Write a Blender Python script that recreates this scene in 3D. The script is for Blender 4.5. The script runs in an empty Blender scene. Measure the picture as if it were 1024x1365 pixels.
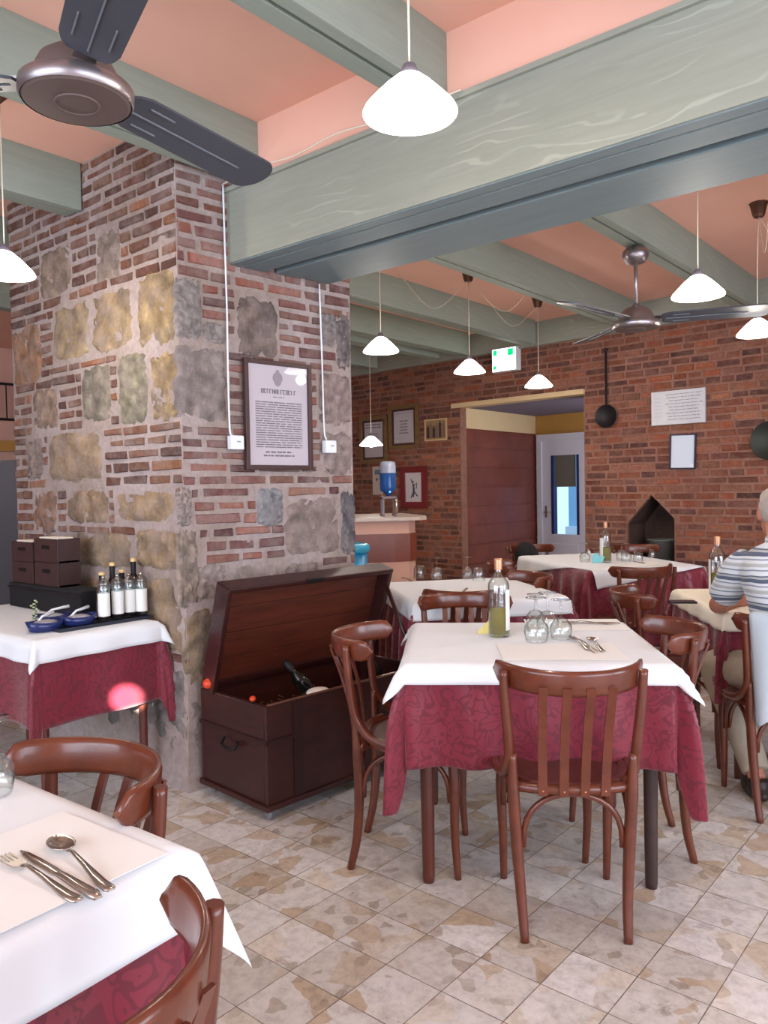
import bpy, bmesh, math, random
from mathutils import Vector, Matrix, noise
R = math.radians
random.seed(7)
C = bpy.context.scene.collection

# ------------------------------------------------------------------ camera, world, lights, exposure
YAW, PITCH, ROLL, EYE = R(40.0), 0.030, -0.018, 1.36
_F = Vector((-math.sin(YAW)*math.cos(PITCH), math.cos(YAW)*math.cos(PITCH), -math.sin(PITCH)))
_R0 = Vector((math.cos(YAW), math.sin(YAW), 0)); _U0 = _R0.cross(_F)
_R = _R0*math.cos(ROLL) + _U0*math.sin(ROLL); _U = -_R0*math.sin(ROLL) + _U0*math.cos(ROLL)
cam_d = bpy.data.cameras.new('camera'); cam = bpy.data.objects.new('camera', cam_d); C.objects.link(cam)
m = Matrix((_R, _U, -_F)).transposed().to_4x4(); m.translation = (0, 0, EYE)
cam.matrix_world = m
cam_d.sensor_fit = 'VERTICAL'; cam_d.sensor_height = 24; cam_d.lens = 24*1045/1365
cam_d.clip_start = 0.02
bpy.context.scene.camera = cam
vs = bpy.context.scene.view_settings
vs.view_transform = 'Standard'; vs.look = 'None'; vs.gamma = 1; vs.use_curve_mapping = False
vs.exposure = 0.58
bpy.context.scene.cycles.transparent_max_bounces = 32
w = bpy.data.worlds.new('daylight'); bpy.context.scene.world = w; w.use_nodes = True
w.node_tree.nodes['Background'].inputs[0].default_value = (0.42, 0.68, 1.0, 1)
w.node_tree.nodes['Background'].inputs[1].default_value = 1.2

def area(name, loc, direction, sx, sy, power, col):
    l = bpy.data.lights.new(name, 'AREA'); l.shape = 'RECTANGLE'; l.size = sx; l.size_y = sy
    l.energy = power; l.color = col
    o = bpy.data.objects.new(name, l); C.objects.link(o); o.location = loc
    o.rotation_euler = Vector(direction).to_track_quat('-Z', 'Y').to_euler()
    return o
# area lights for daylight from unseen glazing behind the camera and added side openings
area('rear_daylight', (-1.2, -2.9, 1.55), (0, 1, -0.05), 4.6, 2.2, 150, (0.80, 0.88, 1.0))
area('side_fill_daylight', (2.9, 0.6, 1.5), (-1, 0.1, -0.05), 4.0, 2.0, 110, (0.82, 0.89, 1.0))  # added fill from the unseen side wall, no window known there
area('side_fill_daylight', (2.9, 3.75, 1.4), (-1, 0.15, -0.05), 1.5, 1.6, 45, (0.85, 0.9, 1.0))  # second added side fill, set clear of the notice glass reflection
area('passage_fill_light', (-2.75, 8.1, 1.5), (-1, 0.05, 0), 0.9, 1.4, 14, (0.85, 0.9, 1.0))  # added to brighten the passage boards; no window stands here
sun_d = bpy.data.lights.new('sun_shaft', 'SPOT'); sun_d.energy = 30000; sun_d.spot_size = R(0.95); sun_d.spot_blend = 0.4
sun_d.shadow_soft_size = 0.02; sun_d.color = (1, 0.93, 0.85)
sun = bpy.data.objects.new('sun_shaft', sun_d); C.objects.link(sun); sun.location = (1.9, -2.75, 2.25)
sun.rotation_euler = (Vector((-3.13, 1.93, 0.44)) - Vector(sun.location)).to_track_quat('-Z', 'Y').to_euler()

# ------------------------------------------------------------------ helpers
def tag(o, label=None, cat=None, group=None, kind=None):
    if label: o['label'] = label
    if cat: o['category'] = cat
    if group: o['group'] = group
    if kind: o['kind'] = kind
    return o
def thing(name, label, cat, loc=(0, 0, 0), rz=0, group=None):
    o = bpy.data.objects.new(name, None); C.objects.link(o); o.empty_display_size = 0.05
    o.location = loc; o.rotation_euler = (0, 0, rz)
    return tag(o, label, cat, group)
def copy_tree(o, parent=None):
    c = o.copy(); C.objects.link(c); c.parent = parent
    for ch in [x for x in bpy.data.objects if x.parent == o]: copy_tree(ch, c)
    return c
class MB:
    """collects shapes of one mesh"""
    def __init__(s): s.bm = bmesh.new(); s.mi = 0
    def _mark(s, fs, smooth=False):
        for f in fs: f.material_index = s.mi; f.smooth = smooth
    def box(s, c, d, rz=0, bev=0, M=None):
        x, y, z = d[0]/2, d[1]/2, d[2]/2
        vs_ = [Vector((a*x, b*y, e*z)) for a in (-1, 1) for b in (-1, 1) for e in (-1, 1)]
        T = Matrix.Translation(c) @ Matrix.Rotation(rz, 4, 'Z')
        if M is not None: T = M @ T
        v = [s.bm.verts.new(T @ p) for p in vs_]
        fs = [s.bm.faces.new([v[i] for i in q]) for q in ((0, 1, 3, 2), (4, 6, 7, 5), (0, 4, 5, 1), (2, 3, 7, 6), (0, 2, 6, 4), (1, 5, 7, 3))]
        s._mark(fs)
        if bev:
            es = list({e for f in fs for e in f.edges})
            r = bmesh.ops.bevel(s.bm, geom=es, offset=bev, segments=2, affect='EDGES', profile=0.6)
            s._mark(r['faces'], False)
        return s
    def box2(s, a, b, **k):
        return s.box([(a[i]+b[i])/2 for i in range(3)], [abs(b[i]-a[i]) for i in range(3)], **k)
    def prism(s, pts, z0, z1, M=None):
        M = M or Matrix()
        a = [s.bm.verts.new(M @ Vector((x, y, z0))) for x, y in pts]; b = [s.bm.verts.new(M @ Vector((x, y, z1))) for x, y in pts]
        n = len(pts); fs = [s.bm.faces.new(a[::-1]), s.bm.faces.new(b)]
        fs += [s.bm.faces.new([a[i], a[(i+1) % n], b[(i+1) % n], b[i]]) for i in range(n)]
        s._mark(fs); return s
    def tube(s, pts, r, n=8, flat=1.0, smooth=True, cap=True):
        pts = [Vector(p) for p in pts]; rs = r if isinstance(r, (list, tuple)) else [r]*len(pts)
        rings = []; prev = None
        for i, p in enumerate(pts):
            t = (pts[min(i+1, len(pts)-1)] - pts[max(i-1, 0)]).normalized()
            if prev is None:
                a = Vector((0, 0, 1)) if abs(t.z) < 0.9 else Vector((1, 0, 0))
                u = t.cross(a).normalized()
            else:
                u = (prev - t*prev.dot(t)).normalized()
            prev = u; v = t.cross(u)
            rings.append([s.bm.verts.new(p + (u*math.cos(2*math.pi*k/n) + v*math.sin(2*math.pi*k/n)*flat)*rs[i]) for k in range(n)])
        fs = []
        for a, b in zip(rings, rings[1:]):
            for k in range(n): fs.append(s.bm.faces.new([a[k], a[(k+1) % n], b[(k+1) % n], b[k]]))
        s._mark(fs, smooth)
        if cap: s._mark([s.bm.faces.new(rings[0][::-1]), s.bm.faces.new(rings[-1])])
        return s
    def lathe(s, prof, c=(0, 0, 0), n=24, M=None, cap=False, smooth=True):
        M = M or Matrix(); rings = []
        for r, z in prof:
            rings.append([s.bm.verts.new(M @ Vector((c[0]+max(r, 1e-4)*math.cos(2*math.pi*k/n), c[1]+max(r, 1e-4)*math.sin(2*math.pi*k/n), c[2]+z))) for k in range(n)])
        fs = []
        for a, b in zip(rings, rings[1:]):
            for k in range(n): fs.append(s.bm.faces.new([a[k], a[(k+1) % n], b[(k+1) % n], b[k]]))
        s._mark(fs, smooth)
        if cap: s._mark([s.bm.faces.new(rings[0][::-1]), s.bm.faces.new(rings[-1])])
        return s
    def sphere(s, c, r, sc=(1, 1, 1), n=12):
        prof = [(r*math.sin(math.pi*i/n), -r*math.cos(math.pi*i/n)) for i in range(n+1)]
        return s.lathe(prof, (0, 0, 0), 2*n, Matrix.Translation(c) @ Matrix.Diagonal((*sc, 1)))
    def build(s, name, mat, parent=None, loc=None, rz=None, weld=0):
        if weld: bmesh.ops.remove_doubles(s.bm, verts=s.bm.verts, dist=weld)
        bmesh.ops.recalc_face_normals(s.bm, faces=s.bm.faces)
        me = bpy.data.meshes.new(name); s.bm.to_mesh(me); s.bm.free()
        for mm in (mat if isinstance(mat, (list, tuple)) else [mat]): me.materials.append(mm)
        o = bpy.data.objects.new(name, me); C.objects.link(o)
        if parent: o.parent = parent
        if loc: o.location = loc
        if rz is not None: o.rotation_euler = (0, 0, rz)
        return o
def grid_mesh(name, P, mat, parent=None, closed=False, thick=0):
    """P: rows of points -> a smooth sheet"""
    bm = bmesh.new(); V = [[bm.verts.new(p) for p in row] for row in P]
    uv = bm.loops.layers.uv.new('UVMap'); nr, nc = len(P), len(P[0])
    for i in range(nr-1):
        for j in range(nc-1):
            f = bm.faces.new([V[i][j], V[i+1][j], V[i+1][j+1], V[i][j+1]]); f.smooth = True
            for l, (a, b) in zip(f.loops, ((i, j), (i+1, j), (i+1, j+1), (i, j+1))): l[uv].uv = (a/(nr-1), b/(nc-1))
    bmesh.ops.recalc_face_normals(bm, faces=bm.faces)
    me = bpy.data.meshes.new(name); bm.to_mesh(me); bm.free(); me.materials.append(mat)
    o = bpy.data.objects.new(name, me); C.objects.link(o)
    if parent: o.parent = parent
    if thick:
        md = o.modifiers.new('thickness', 'SOLIDIFY'); md.thickness = thick; md.offset = 0
    return o
def smooth_curve(pts, k=6):
    """Catmull-Rom"""
    P = [Vector(p) for p in pts]; P = [2*P[0]-P[1]] + P + [2*P[-1]-P[-2]]; out = []
    for i in range(1, len(P)-2):
        for j in range(k):
            t = j/k
            out.append(0.5*((2*P[i]) + (P[i+1]-P[i-1])*t + (2*P[i-1]-5*P[i]+4*P[i+1]-P[i+2])*t*t + (3*P[i]-P[i-1]-3*P[i+1]+P[i+2])*t**3))
    out.append(P[-2]); return out
def lerp_list(vals, n):
    out = []
    for i in range(n):
        t = i/(n-1)*(len(vals)-1); j = min(int(t), len(vals)-2); out.append(vals[j]+(vals[j+1]-vals[j])*(t-j))
    return out

# ------------------------------------------------------------------ materials
def srgb(r, g, b):
    f = lambda c: (c/255/12.92) if c/255 <= 0.04045 else ((c/255+0.055)/1.055)**2.4
    return (f(r), f(g), f(b), 1)
def pbr(name, col, rough=0.6, metal=0, spec=0.5, coat=0, trans=0, emit=None, es=0, ior=1.45, sheen=0):
    mt = bpy.data.materials.new(name); mt.use_nodes = True; b = mt.node_tree.nodes['Principled BSDF']
    b.inputs['Base Color'].default_value = col; b.inputs['Roughness'].default_value = rough
    b.inputs['Metallic'].default_value = metal; b.inputs['Specular IOR Level'].default_value = spec
    b.inputs['Coat Weight'].default_value = coat; b.inputs['Coat Roughness'].default_value = 0.12
    b.inputs['Transmission Weight'].default_value = trans; b.inputs['IOR'].default_value = ior
    b.inputs['Sheen Weight'].default_value = sheen
    if emit: b.inputs['Emission Color'].default_value = emit; b.inputs['Emission Strength'].default_value = es
    return mt
def nd(mt, t, **kw):
    n = mt.node_tree.nodes.new(t)
    for k, v in kw.items():
        if k in n.inputs: n.inputs[k].default_value = v
        else: setattr(n, k, v)
    return n
def lk(mt, a, b): mt.node_tree.links.new(a, b)
def bsdf(mt): return mt.node_tree.nodes['Principled BSDF']
def coords(mt, scale=(1, 1, 1), src='Object', rot=(0, 0, 0)):
    t = nd(mt, 'ShaderNodeTexCoord'); mp = nd(mt, 'ShaderNodeMapping')
    mp.inputs['Scale'].default_value = scale; mp.inputs['Rotation'].default_value = rot
    lk(mt, t.outputs[src], mp.inputs['Vector']); return mp.outputs['Vector']
def ramp(mt, fac, stops):
    r = nd(mt, 'ShaderNodeValToRGB'); e = r.color_ramp.elements
    while len(e) < len(stops): e.new(0.5)
    for el, (p, c) in zip(e, stops): el.position = p; el.color = c
    lk(mt, fac, r.inputs['Fac']); return r.outputs['Color']
def mixc(mt, fac, a, b, mode='MIX'):
    n = nd(mt, 'ShaderNodeMix', data_type='RGBA', blend_type=mode)
    for i, x in ((0, fac), (6, a), (7, b)):
        if hasattr(x, 'is_linked') or hasattr(x, 'links'): lk(mt, x, n.inputs[i])
        else: n.inputs[i].default_value = x
    return n.outputs[2]
def bump(mt, h, strength=0.3, dist=0.01):
    b = nd(mt, 'ShaderNodeBump'); b.inputs['Strength'].default_value = strength; b.inputs['Distance'].default_value = dist
    lk(mt, h, b.inputs['Height']); lk(mt, b.outputs['Normal'], bsdf(mt).inputs['Normal'])
def noise_tex(mt, vec, scale, detail=4, rough=0.6, dist=0):
    n = nd(mt, 'ShaderNodeTexNoise'); n.inputs['Scale'].default_value = scale; n.inputs['Detail'].default_value = detail
    n.inputs['Roughness'].default_value = rough; n.inputs['Distortion'].default_value = dist
    lk(mt, vec, n.inputs['Vector']); return n.outputs['Fac']
def grained(name, c1, c2, scale, nscale=3, rough=0.5, coat=0, b=0.15, spec=0.5, src='Object'):
    mt = pbr(name, c1, rough, coat=coat, spec=spec)
    v = coords(mt, scale, src); f = noise_tex(mt, v, nscale, 6, 0.65, 0.6)
    lk(mt, ramp(mt, f, [(0.3, c1), (0.7, c2)]), bsdf(mt).inputs['Base Color']); bump(mt, f, b, 0.004); return mt

def brick_mat(name, dust):
    mt = pbr(name, (0.3, 0.1, 0.07, 1), 0.9, spec=0.25)
    at = nd(mt, 'ShaderNodeVertexColor', layer_name='tone')
    v = coords(mt, (1, 1, 1)); f = noise_tex(mt, v, 38, 5, 0.7); g = noise_tex(mt, v, 9, 4, 0.6)
    c = mixc(mt, 0.8, at.outputs['Color'], ramp(mt, f, [(0.25, (0.62, 0.62, 0.62, 1)), (0.75, (1.3, 1.3, 1.3, 1))]), 'MULTIPLY')
    c = mixc(mt, ramp(mt, g, [(0.42, (0.06, 0.06, 0.06, 1)), (0.68, (0.6, 0.6, 0.6, 1))]), c, dust)
    h = noise_tex(mt, v, 16, 8, 0.75); c = mixc(mt, 0.55, c, ramp(mt, h, [(0.3, (0.62, 0.6, 0.58, 1)), (0.65, (1.25, 1.25, 1.25, 1))]), 'MULTIPLY')
    lk(mt, c, bsdf(mt).inputs['Base Color']); bump(mt, h, 1.0, 0.022); return mt
def mortar_mat(name, c1, c2):
    mt = pbr(name, c1, 0.95, spec=0.2)
    v = coords(mt); f = noise_tex(mt, v, 30, 6, 0.75); g = noise_tex(mt, v, 2.3, 4, 0.6)
    c = ramp(mt, g, [(0.35, c1), (0.65, c2)])
    c = mixc(mt, 0.7, c, ramp(mt, f, [(0.25, (0.6, 0.6, 0.6, 1)), (0.7, (1.25, 1.25, 1.25, 1))]), 'MULTIPLY')
    lk(mt, c, bsdf(mt).inputs['Base Color']); bump(mt, f, 0.8, 0.008); return mt
M_BRICK = brick_mat('weathered_brick', (0.34, 0.27, 0.245, 1)); M_BRICKB = brick_mat('old_wall_brick', (0.25, 0.135, 0.10, 1))
M_MORTAR_P = mortar_mat('pale_lime_mortar', srgb(172, 156, 152), srgb(154, 136, 126))
M_MORTAR_B = mortar_mat('old_brown_mortar', srgb(150, 110, 94), srgb(134, 94, 80))

def painted(name, along, c1, c2, pale=None):
    """green glazed timber with the grain running along x or y"""
    mt = pbr(name, c1, 0.6, spec=0.3)
    sc = (1.2, 14, 14) if along == 'x' else (14, 1.2, 14)
    v = coords(mt, sc); f = noise_tex(mt, v, 3, 5, 0.6, 0.5)
    c = ramp(mt, f, [(0.3, c1), (0.7, c2)])
    if pale:
        sc2 = (1.9, 6, 6) if along == 'x' else (6, 1.9, 6)
        v2 = coords(mt, sc2); wv = nd(mt, 'ShaderNodeTexWave', wave_type='BANDS', bands_direction='Z')
        wv.inputs['Scale'].default_value = 1.0; wv.inputs['Distortion'].default_value = 16; wv.inputs['Detail'].default_value = 2.5; wv.inputs['Detail Scale'].default_value = 1.1
        lk(mt, v2, wv.inputs['Vector'])
        msk = noise_tex(mt, coords(mt, (1, 1, 2)), 1.7, 2)
        k = mixc(mt, 1.0, ramp(mt, wv.outputs['Fac'], [(0.90, (0, 0, 0, 1)), (0.98, (0.42, 0.42, 0.42, 1))]), ramp(mt, msk, [(0.50, (0, 0, 0, 1)), (0.64, (1, 1, 1, 1))]), 'MULTIPLY')
        c = mixc(mt, k, c, pale)
    lk(mt, c, bsdf(mt).inputs['Base Color']); bump(mt, f, 0.15, 0.003); return mt
M_BEAM = painted('sage_green_beam', 'x', srgb(138, 140, 128), srgb(148, 149, 137), srgb(178, 179, 163))
M_JOIST = painted('sage_green_joist', 'y', srgb(139, 148, 136), srgb(149, 156, 144), srgb(160, 168, 154))
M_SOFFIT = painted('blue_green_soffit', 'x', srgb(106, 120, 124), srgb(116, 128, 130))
M_GROOVE = pbr('dark_groove', srgb(38, 52, 52), 0.8)
def plaster(name, c1, c2, sc=1.5):
    mt = pbr(name, c1, 0.9, spec=0.2); f = noise_tex(mt, coords(mt), sc, 4); 
    lk(mt, ramp(mt, f, [(0.35, c1), (0.65, c2)]), bsdf(mt).inputs['Base Color']); return mt
M_PINK = plaster('salmon_ceiling_plaster', srgb(230, 178, 158), srgb(234, 184, 164))
M_PINKWALL = plaster('pink_wall_plaster', srgb(205, 160, 148), srgb(212, 170, 156))
M_CREAM = plaster('cream_plaster', srgb(206, 180, 140), srgb(212, 186, 146))
M_OCHRE = plaster('ochre_plaster', srgb(176, 132, 70), srgb(184, 140, 78))
M_LILAC = plaster('grey_lilac_plaster', srgb(120, 112, 128), srgb(126, 118, 132))

def floor_mat():
    mt = pbr('breccia_marble_tiles', srgb(200, 190, 175), 0.28, spec=0.5)
    t = nd(mt, 'ShaderNodeTexCoord'); mp = nd(mt, 'ShaderNodeMapping'); lk(mt, t.outputs['Object'], mp.inputs['Vector'])
    S = 0.1935
    mp.inputs['Scale'].default_value = (1/S, 1/S, 1); mp.inputs['Location'].default_value = (0.38, 0.34, 0)
    sep = nd(mt, 'ShaderNodeSeparateXYZ'); lk(mt, mp.outputs['Vector'], sep.inputs[0])
    def mth(op, a, b=None, c=None):
        n = nd(mt, 'ShaderNodeMath', operation=op)
        for i, x in enumerate((a, b, c)):
            if x is None: continue
            if isinstance(x, (int, float)): n.inputs[i].default_value = x
            else: lk(mt, x, n.inputs[i])
        return n.outputs[0]
    fx, fy = mth('FLOOR', sep.outputs[0]), mth('FLOOR', sep.outputs[1])
    cell = nd(mt, 'ShaderNodeCombineXYZ'); lk(mt, fx, cell.inputs[0]); lk(mt, fy, cell.inputs[1])
    wn = nd(mt, 'ShaderNodeTexWhiteNoise', noise_dimensions='3D'); lk(mt, cell.outputs[0], wn.inputs['Vector'])
    # grout
    ex = mth('ABSOLUTE', mth('SUBTRACT', mth('FRACT', sep.outputs[0]), 0.5)); ey = mth('ABSOLUTE', mth('SUBTRACT', mth('FRACT', sep.outputs[1]), 0.5))
    n1 = noise_tex(mt, t.outputs['Object'], 12, 3)
    g = mth('GREATER_THAN', mth('MAXIMUM', ex, ey), mth('ADD', 0.487, mth('MULTIPLY', n1, 0.012)))
    # breccia fragments: the offset by the tile's own random vector changes the stone from tile to tile
    off = nd(mt, 'ShaderNodeVectorMath', operation='MULTIPLY_ADD'); lk(mt, wn.outputs['Color'], off.inputs[0]); off.inputs[1].default_value = (7, 7, 7); lk(mt, t.outputs['Object'], off.inputs[2])
    nz = nd(mt, 'ShaderNodeTexNoise'); nz.inputs['Scale'].default_value = 9; lk(mt, off.outputs[0], nz.inputs['Vector'])
    ds = nd(mt, 'ShaderNodeVectorMath', operation='MULTIPLY_ADD'); lk(mt, nz.outputs['Color'], ds.inputs[0]); ds.inputs[1].default_value = (0.09, 0.09, 0); lk(mt, off.outputs[0], ds.inputs[2])
    vo = nd(mt, 'ShaderNodeTexVoronoi'); vo.inputs['Scale'].default_value = 24; lk(mt, ds.outputs[0], vo.inputs['Vector'])
    sv = nd(mt, 'ShaderNodeSeparateColor'); lk(mt, vo.outputs['Color'], sv.inputs[0])
    vo2 = nd(mt, 'ShaderNodeTexVoronoi'); vo2.inputs['Scale'].default_value = 9; lk(mt, ds.outputs[0], vo2.inputs['Vector'])
    sv2 = nd(mt, 'ShaderNodeSeparateColor'); lk(mt, vo2.outputs['Color'], sv2.inputs[0])
    base = ramp(mt, sv2.outputs[0], [(0.0, srgb(204, 198, 190)), (0.6, srgb(214, 209, 204)), (0.85, srgb(206, 194, 178)), (0.97, srgb(192, 172, 148))])
    spot = ramp(mt, sv.outputs[1], [(0.92, (0, 0, 0, 1)), (0.97, (0.6, 0.6, 0.6, 1))])
    c = mixc(mt, spot, base, srgb(160, 142, 122))
    vg = noise_tex(mt, off.outputs[0], 7, 7, 0.72, 1.2); c = mixc(mt, ramp(mt, vg, [(0.60, (0, 0, 0, 1)), (0.68, (0.55, 0.55, 0.55, 1))]), c, srgb(136, 124, 112))
    f2 = noise_tex(mt, off.outputs[0], 28, 6, 0.7)
    c = mixc(mt, 0.8, c, ramp(mt, f2, [(0.3, (0.70, 0.68, 0.66, 1)), (0.55, (1.05, 1.05, 1.05, 1)), (0.7, (1.14, 1.14, 1.14, 1))]), 'MULTIPLY')
    sw = nd(mt, 'ShaderNodeSeparateColor'); lk(mt, wn.outputs['Color'], sw.inputs[0])
    c = mixc(mt, 1.0, c, ramp(mt, sw.outputs[1], [(0, (0.84, 0.81, 0.77, 1)), (0.6, (1, 1, 1, 1)), (1, (1.06, 1.06, 1.07, 1))]), 'MULTIPLY')
    c = mixc(mt, g, c, srgb(104, 88, 76))
    lk(mt, c, bsdf(mt).inputs['Base Color'])
    lk(mt, ramp(mt, f2, [(0.3, (0.28, 0.28, 0.28, 1)), (0.7, (0.5, 0.5, 0.5, 1))]), bsdf(mt).inputs['Roughness'])
    iv = mth('SUBTRACT', 1.0, g); bump(mt, iv, 0.4, 0.002)
    return mt
M_FLOOR = floor_mat()
M_CHAIR = grained('polished_cherry_brown_wood', srgb(106, 49, 28), srgb(84, 36, 20), (3, 3, 3), 4, 0.32, coat=0.35, b=0.05)
M_SEAT = grained('dark_pressed_plywood', srgb(72, 34, 26), srgb(96, 50, 36), (1, 1, 1), 60, 0.35, coat=0.3)
M_SCREW = pbr('brass_screw', srgb(205, 150, 110), 0.3, 0.9)
M_LEG = grained('dark_table_leg_wood', srgb(96, 44, 30), srgb(76, 34, 26), (8, 8, 1), 3, 0.35, coat=0.3)
M_LEG2 = grained('darker_table_leg_wood', srgb(66, 46, 42), srgb(52, 38, 36), (8, 8, 1), 3, 0.4)  # darker, greyer wood for one leg of the central table
def cloth_white():
    mt = pbr('white_tablecloth', srgb(226, 227, 229), 0.85, spec=0.2, sheen=0.15)
    v = coords(mt); f = noise_tex(mt, v, 9, 3, 0.5); bump(mt, f, 0.25, 0.008); return mt
M_WHITE = cloth_white()
M_CREAMCLOTH = pbr('cream_tablecloth', srgb(238, 228, 210), 0.85, spec=0.2)
M_PAPER = pbr('white_paper', srgb(236, 234, 230), 0.7)
def damask():
    mt = pbr('bordeaux_damask', srgb(128, 24, 48), 0.5, spec=0.4, sheen=0.4)
    v = coords(mt, (1, 1, 1), 'UV'); 
    n = nd(mt, 'ShaderNodeTexNoise'); n.inputs['Scale'].default_value = 16; lk(mt, v, n.inputs['Vector'])
    ds = nd(mt, 'ShaderNodeVectorMath', operation='MULTIPLY_ADD'); lk(mt, n.outputs['Color'], ds.inputs[0]); ds.inputs[1].default_value = (0.10, 0.10, 0); lk(mt, v, ds.inputs[2])
    vo = nd(mt, 'ShaderNodeTexVoronoi', feature='SMOOTH_F1'); vo.inputs['Scale'].default_value = 56; lk(mt, ds.outputs[0], vo.inputs['Vector'])
    m1 = nd(mt, 'ShaderNodeMath', operation='SINE'); m2 = nd(mt, 'ShaderNodeMath', operation='MULTIPLY'); m2.inputs[1].default_value = 17
    lk(mt, vo.outputs['Distance'], m2.inputs[0]); lk(mt, m2.outputs[0], m1.inputs[0])
    f = ramp(mt, m1.outputs[0], [(0.35, (0, 0, 0, 1)), (0.6, (1, 1, 1, 1))])
    lk(mt, mixc(mt, f, srgb(122, 25, 45), srgb(101, 17, 35)), bsdf(mt).inputs['Base Color'])
    lk(mt, ramp(mt, m1.outputs[0], [(0.35, (0.36, 0.36, 0.36, 1)), (0.6, (0.6, 0.6, 0.6, 1))]), bsdf(mt).inputs['Roughness'])
    return mt
M_RED = damask()
def thin_glass(name, tint=(1, 1, 1, 1), rough=0.02):
    mt = pbr(name, tint, rough, trans=1.0, ior=1.45); return mt

def pane_mat():
    mt = bpy.data.materials.new('window_glass'); mt.use_nodes = True; nt = mt.node_tree; nt.nodes.clear()
    o = nt.nodes.new('ShaderNodeOutputMaterial'); mx = nt.nodes.new('ShaderNodeMixShader'); t = nt.nodes.new('ShaderNodeBsdfTransparent'); g = nt.nodes.new('ShaderNodeBsdfGlossy')
    g.inputs['Roughness'].default_value = 0.02; fr = nt.nodes.new('ShaderNodeFresnel'); fr.inputs[0].default_value = 1.5
    ge = nt.nodes.new('ShaderNodeNewGeometry'); ml = nt.nodes.new('ShaderNodeMath'); ml.operation = 'MULTIPLY'; sb = nt.nodes.new('ShaderNodeMath'); sb.operation = 'SUBTRACT'; sb.inputs[0].default_value = 1
    nt.links.new(ge.outputs['Backfacing'], sb.inputs[1]); nt.links.new(sb.outputs[0], ml.inputs[1]); nt.links.new(fr.outputs[0], ml.inputs[0])
    nt.links.new(ml.outputs[0], mx.inputs[0]); nt.links.new(t.outputs[0], mx.inputs[1]); nt.links.new(g.outputs[0], mx.inputs[2]); nt.links.new(mx.outputs[0], o.inputs[0]); return mt
M_PANE = pane_mat()
def ware_mat():
    mt = bpy.data.materials.new('clear_glass'); mt.use_nodes = True; nt = mt.node_tree; nt.nodes.clear()
    o = nt.nodes.new('ShaderNodeOutputMaterial'); mx = nt.nodes.new('ShaderNodeMixShader'); t = nt.nodes.new('ShaderNodeBsdfTransparent'); g = nt.nodes.new('ShaderNodeBsdfGlossy')
    g.inputs['Roughness'].default_value = 0.03; lw = nt.nodes.new('ShaderNodeLayerWeight'); lw.inputs[0].default_value = 0.20
    rp = nt.nodes.new('ShaderNodeValToRGB'); rp.color_ramp.elements[0].color = (.97, .985, .98, 1); rp.color_ramp.elements[1].color = (.66, .70, .72, 1); rp.color_ramp.elements[0].position = .45
    pw = nt.nodes.new('ShaderNodeMath'); pw.operation = 'POWER'; pw.inputs[1].default_value = 3; ma = nt.nodes.new('ShaderNodeMath'); ma.operation = 'MULTIPLY_ADD'; ma.inputs[1].default_value = .75; ma.inputs[2].default_value = .09
    lw.inputs[0].default_value = .5; nt.links.new(lw.outputs['Facing'], pw.inputs[0]); nt.links.new(pw.outputs[0], ma.inputs[0])
    nt.links.new(lw.outputs['Facing'], rp.inputs[0]); nt.links.new(rp.outputs[0], t.inputs[0]); nt.links.new(ma.outputs[0], mx.inputs[0])
    nt.links.new(t.outputs[0], mx.inputs[1]); nt.links.new(g.outputs[0], mx.inputs[2]); nt.links.new(mx.outputs[0], o.inputs[0]); return mt
M_GLASS = ware_mat()
M_OIL = pbr('green_olive_oil', srgb(158, 142, 34), 0.12, trans=0.45, ior=1.2)
M_OILD = pbr('dark_green_bottle_glass', srgb(60, 66, 24), 0.08, trans=0.6)
M_LABEL = pbr('white_bottle_label', srgb(228, 226, 220), 0.6)
M_STEEL = pbr('stainless_steel', srgb(190, 180, 172), 0.22, 1.0)
M_CHROME = pbr('brushed_fan_metal', srgb(150, 140, 142), 0.35, 0.9)
M_FAN_D = pbr('dark_fan_blade_plastic', srgb(64, 66, 74), 0.45)
M_FAN_B = pbr('grey_brown_fan_hub', srgb(92, 76, 72), 0.6, 0.1)
M_WHITEP = pbr('white_plastic', srgb(228, 230, 234), 0.45)
M_CORD = pbr('cream_cable', srgb(222, 206, 184), 0.5)
M_BROWNP = pbr('brown_canopy_metal', srgb(96, 66, 50), 0.45, 0.5)
def shade_mat():
    mt = pbr('opal_glass_lit', (0.9, 0.9, 0.88, 1), 0.25, spec=0.5, emit=(1.0, 0.97, 0.93, 1), es=5.0); return mt
M_SHADE = shade_mat()
M_BULB = pbr('lit_bulb', (1, 1, 1, 1), 0.3, emit=(1.0, 0.93, 0.82, 1), es=22)
M_BLACK = pbr('black_iron', srgb(36, 32, 34), 0.5, 0.6)
M_BLACKCL = pbr('black_cloth', srgb(20, 18, 22), 0.9)
M_CHEST = grained('dark_mahogany_planks', srgb(62, 23, 17), srgb(42, 15, 12), (9, 1.2, 9), 3, 0.42, coat=0.2, b=0.15)
M_CHESTX = grained('dark_mahogany_end', srgb(58, 22, 19), srgb(40, 15, 13), (1.5, 9, 9), 3, 0.4, coat=0.25, b=0.15)
M_CHESTIN = grained('chest_inside_wood', srgb(96, 42, 25), srgb(70, 29, 19), (9, 1.2, 9), 3, 0.5, coat=0.1)
M_PANEL = grained('reddish_brown_boards', srgb(122, 62, 52), srgb(100, 50, 42), (6, 1.5, 1.5), 3, 0.45, coat=0.2)
M_GOLD = grained('old_gilt_frame', srgb(128, 98, 62), srgb(104, 78, 50), (4, 4, 4), 6, 0.45, b=0.1)
M_DKFRAME = pbr('dark_brown_frame', srgb(64, 38, 36), 0.4)
M_REDFRAME = pbr('dark_red_frame', srgb(112, 34, 38), 0.4)
M_INK = pbr('grey_ink', srgb(120, 112, 118), 0.8)
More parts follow.
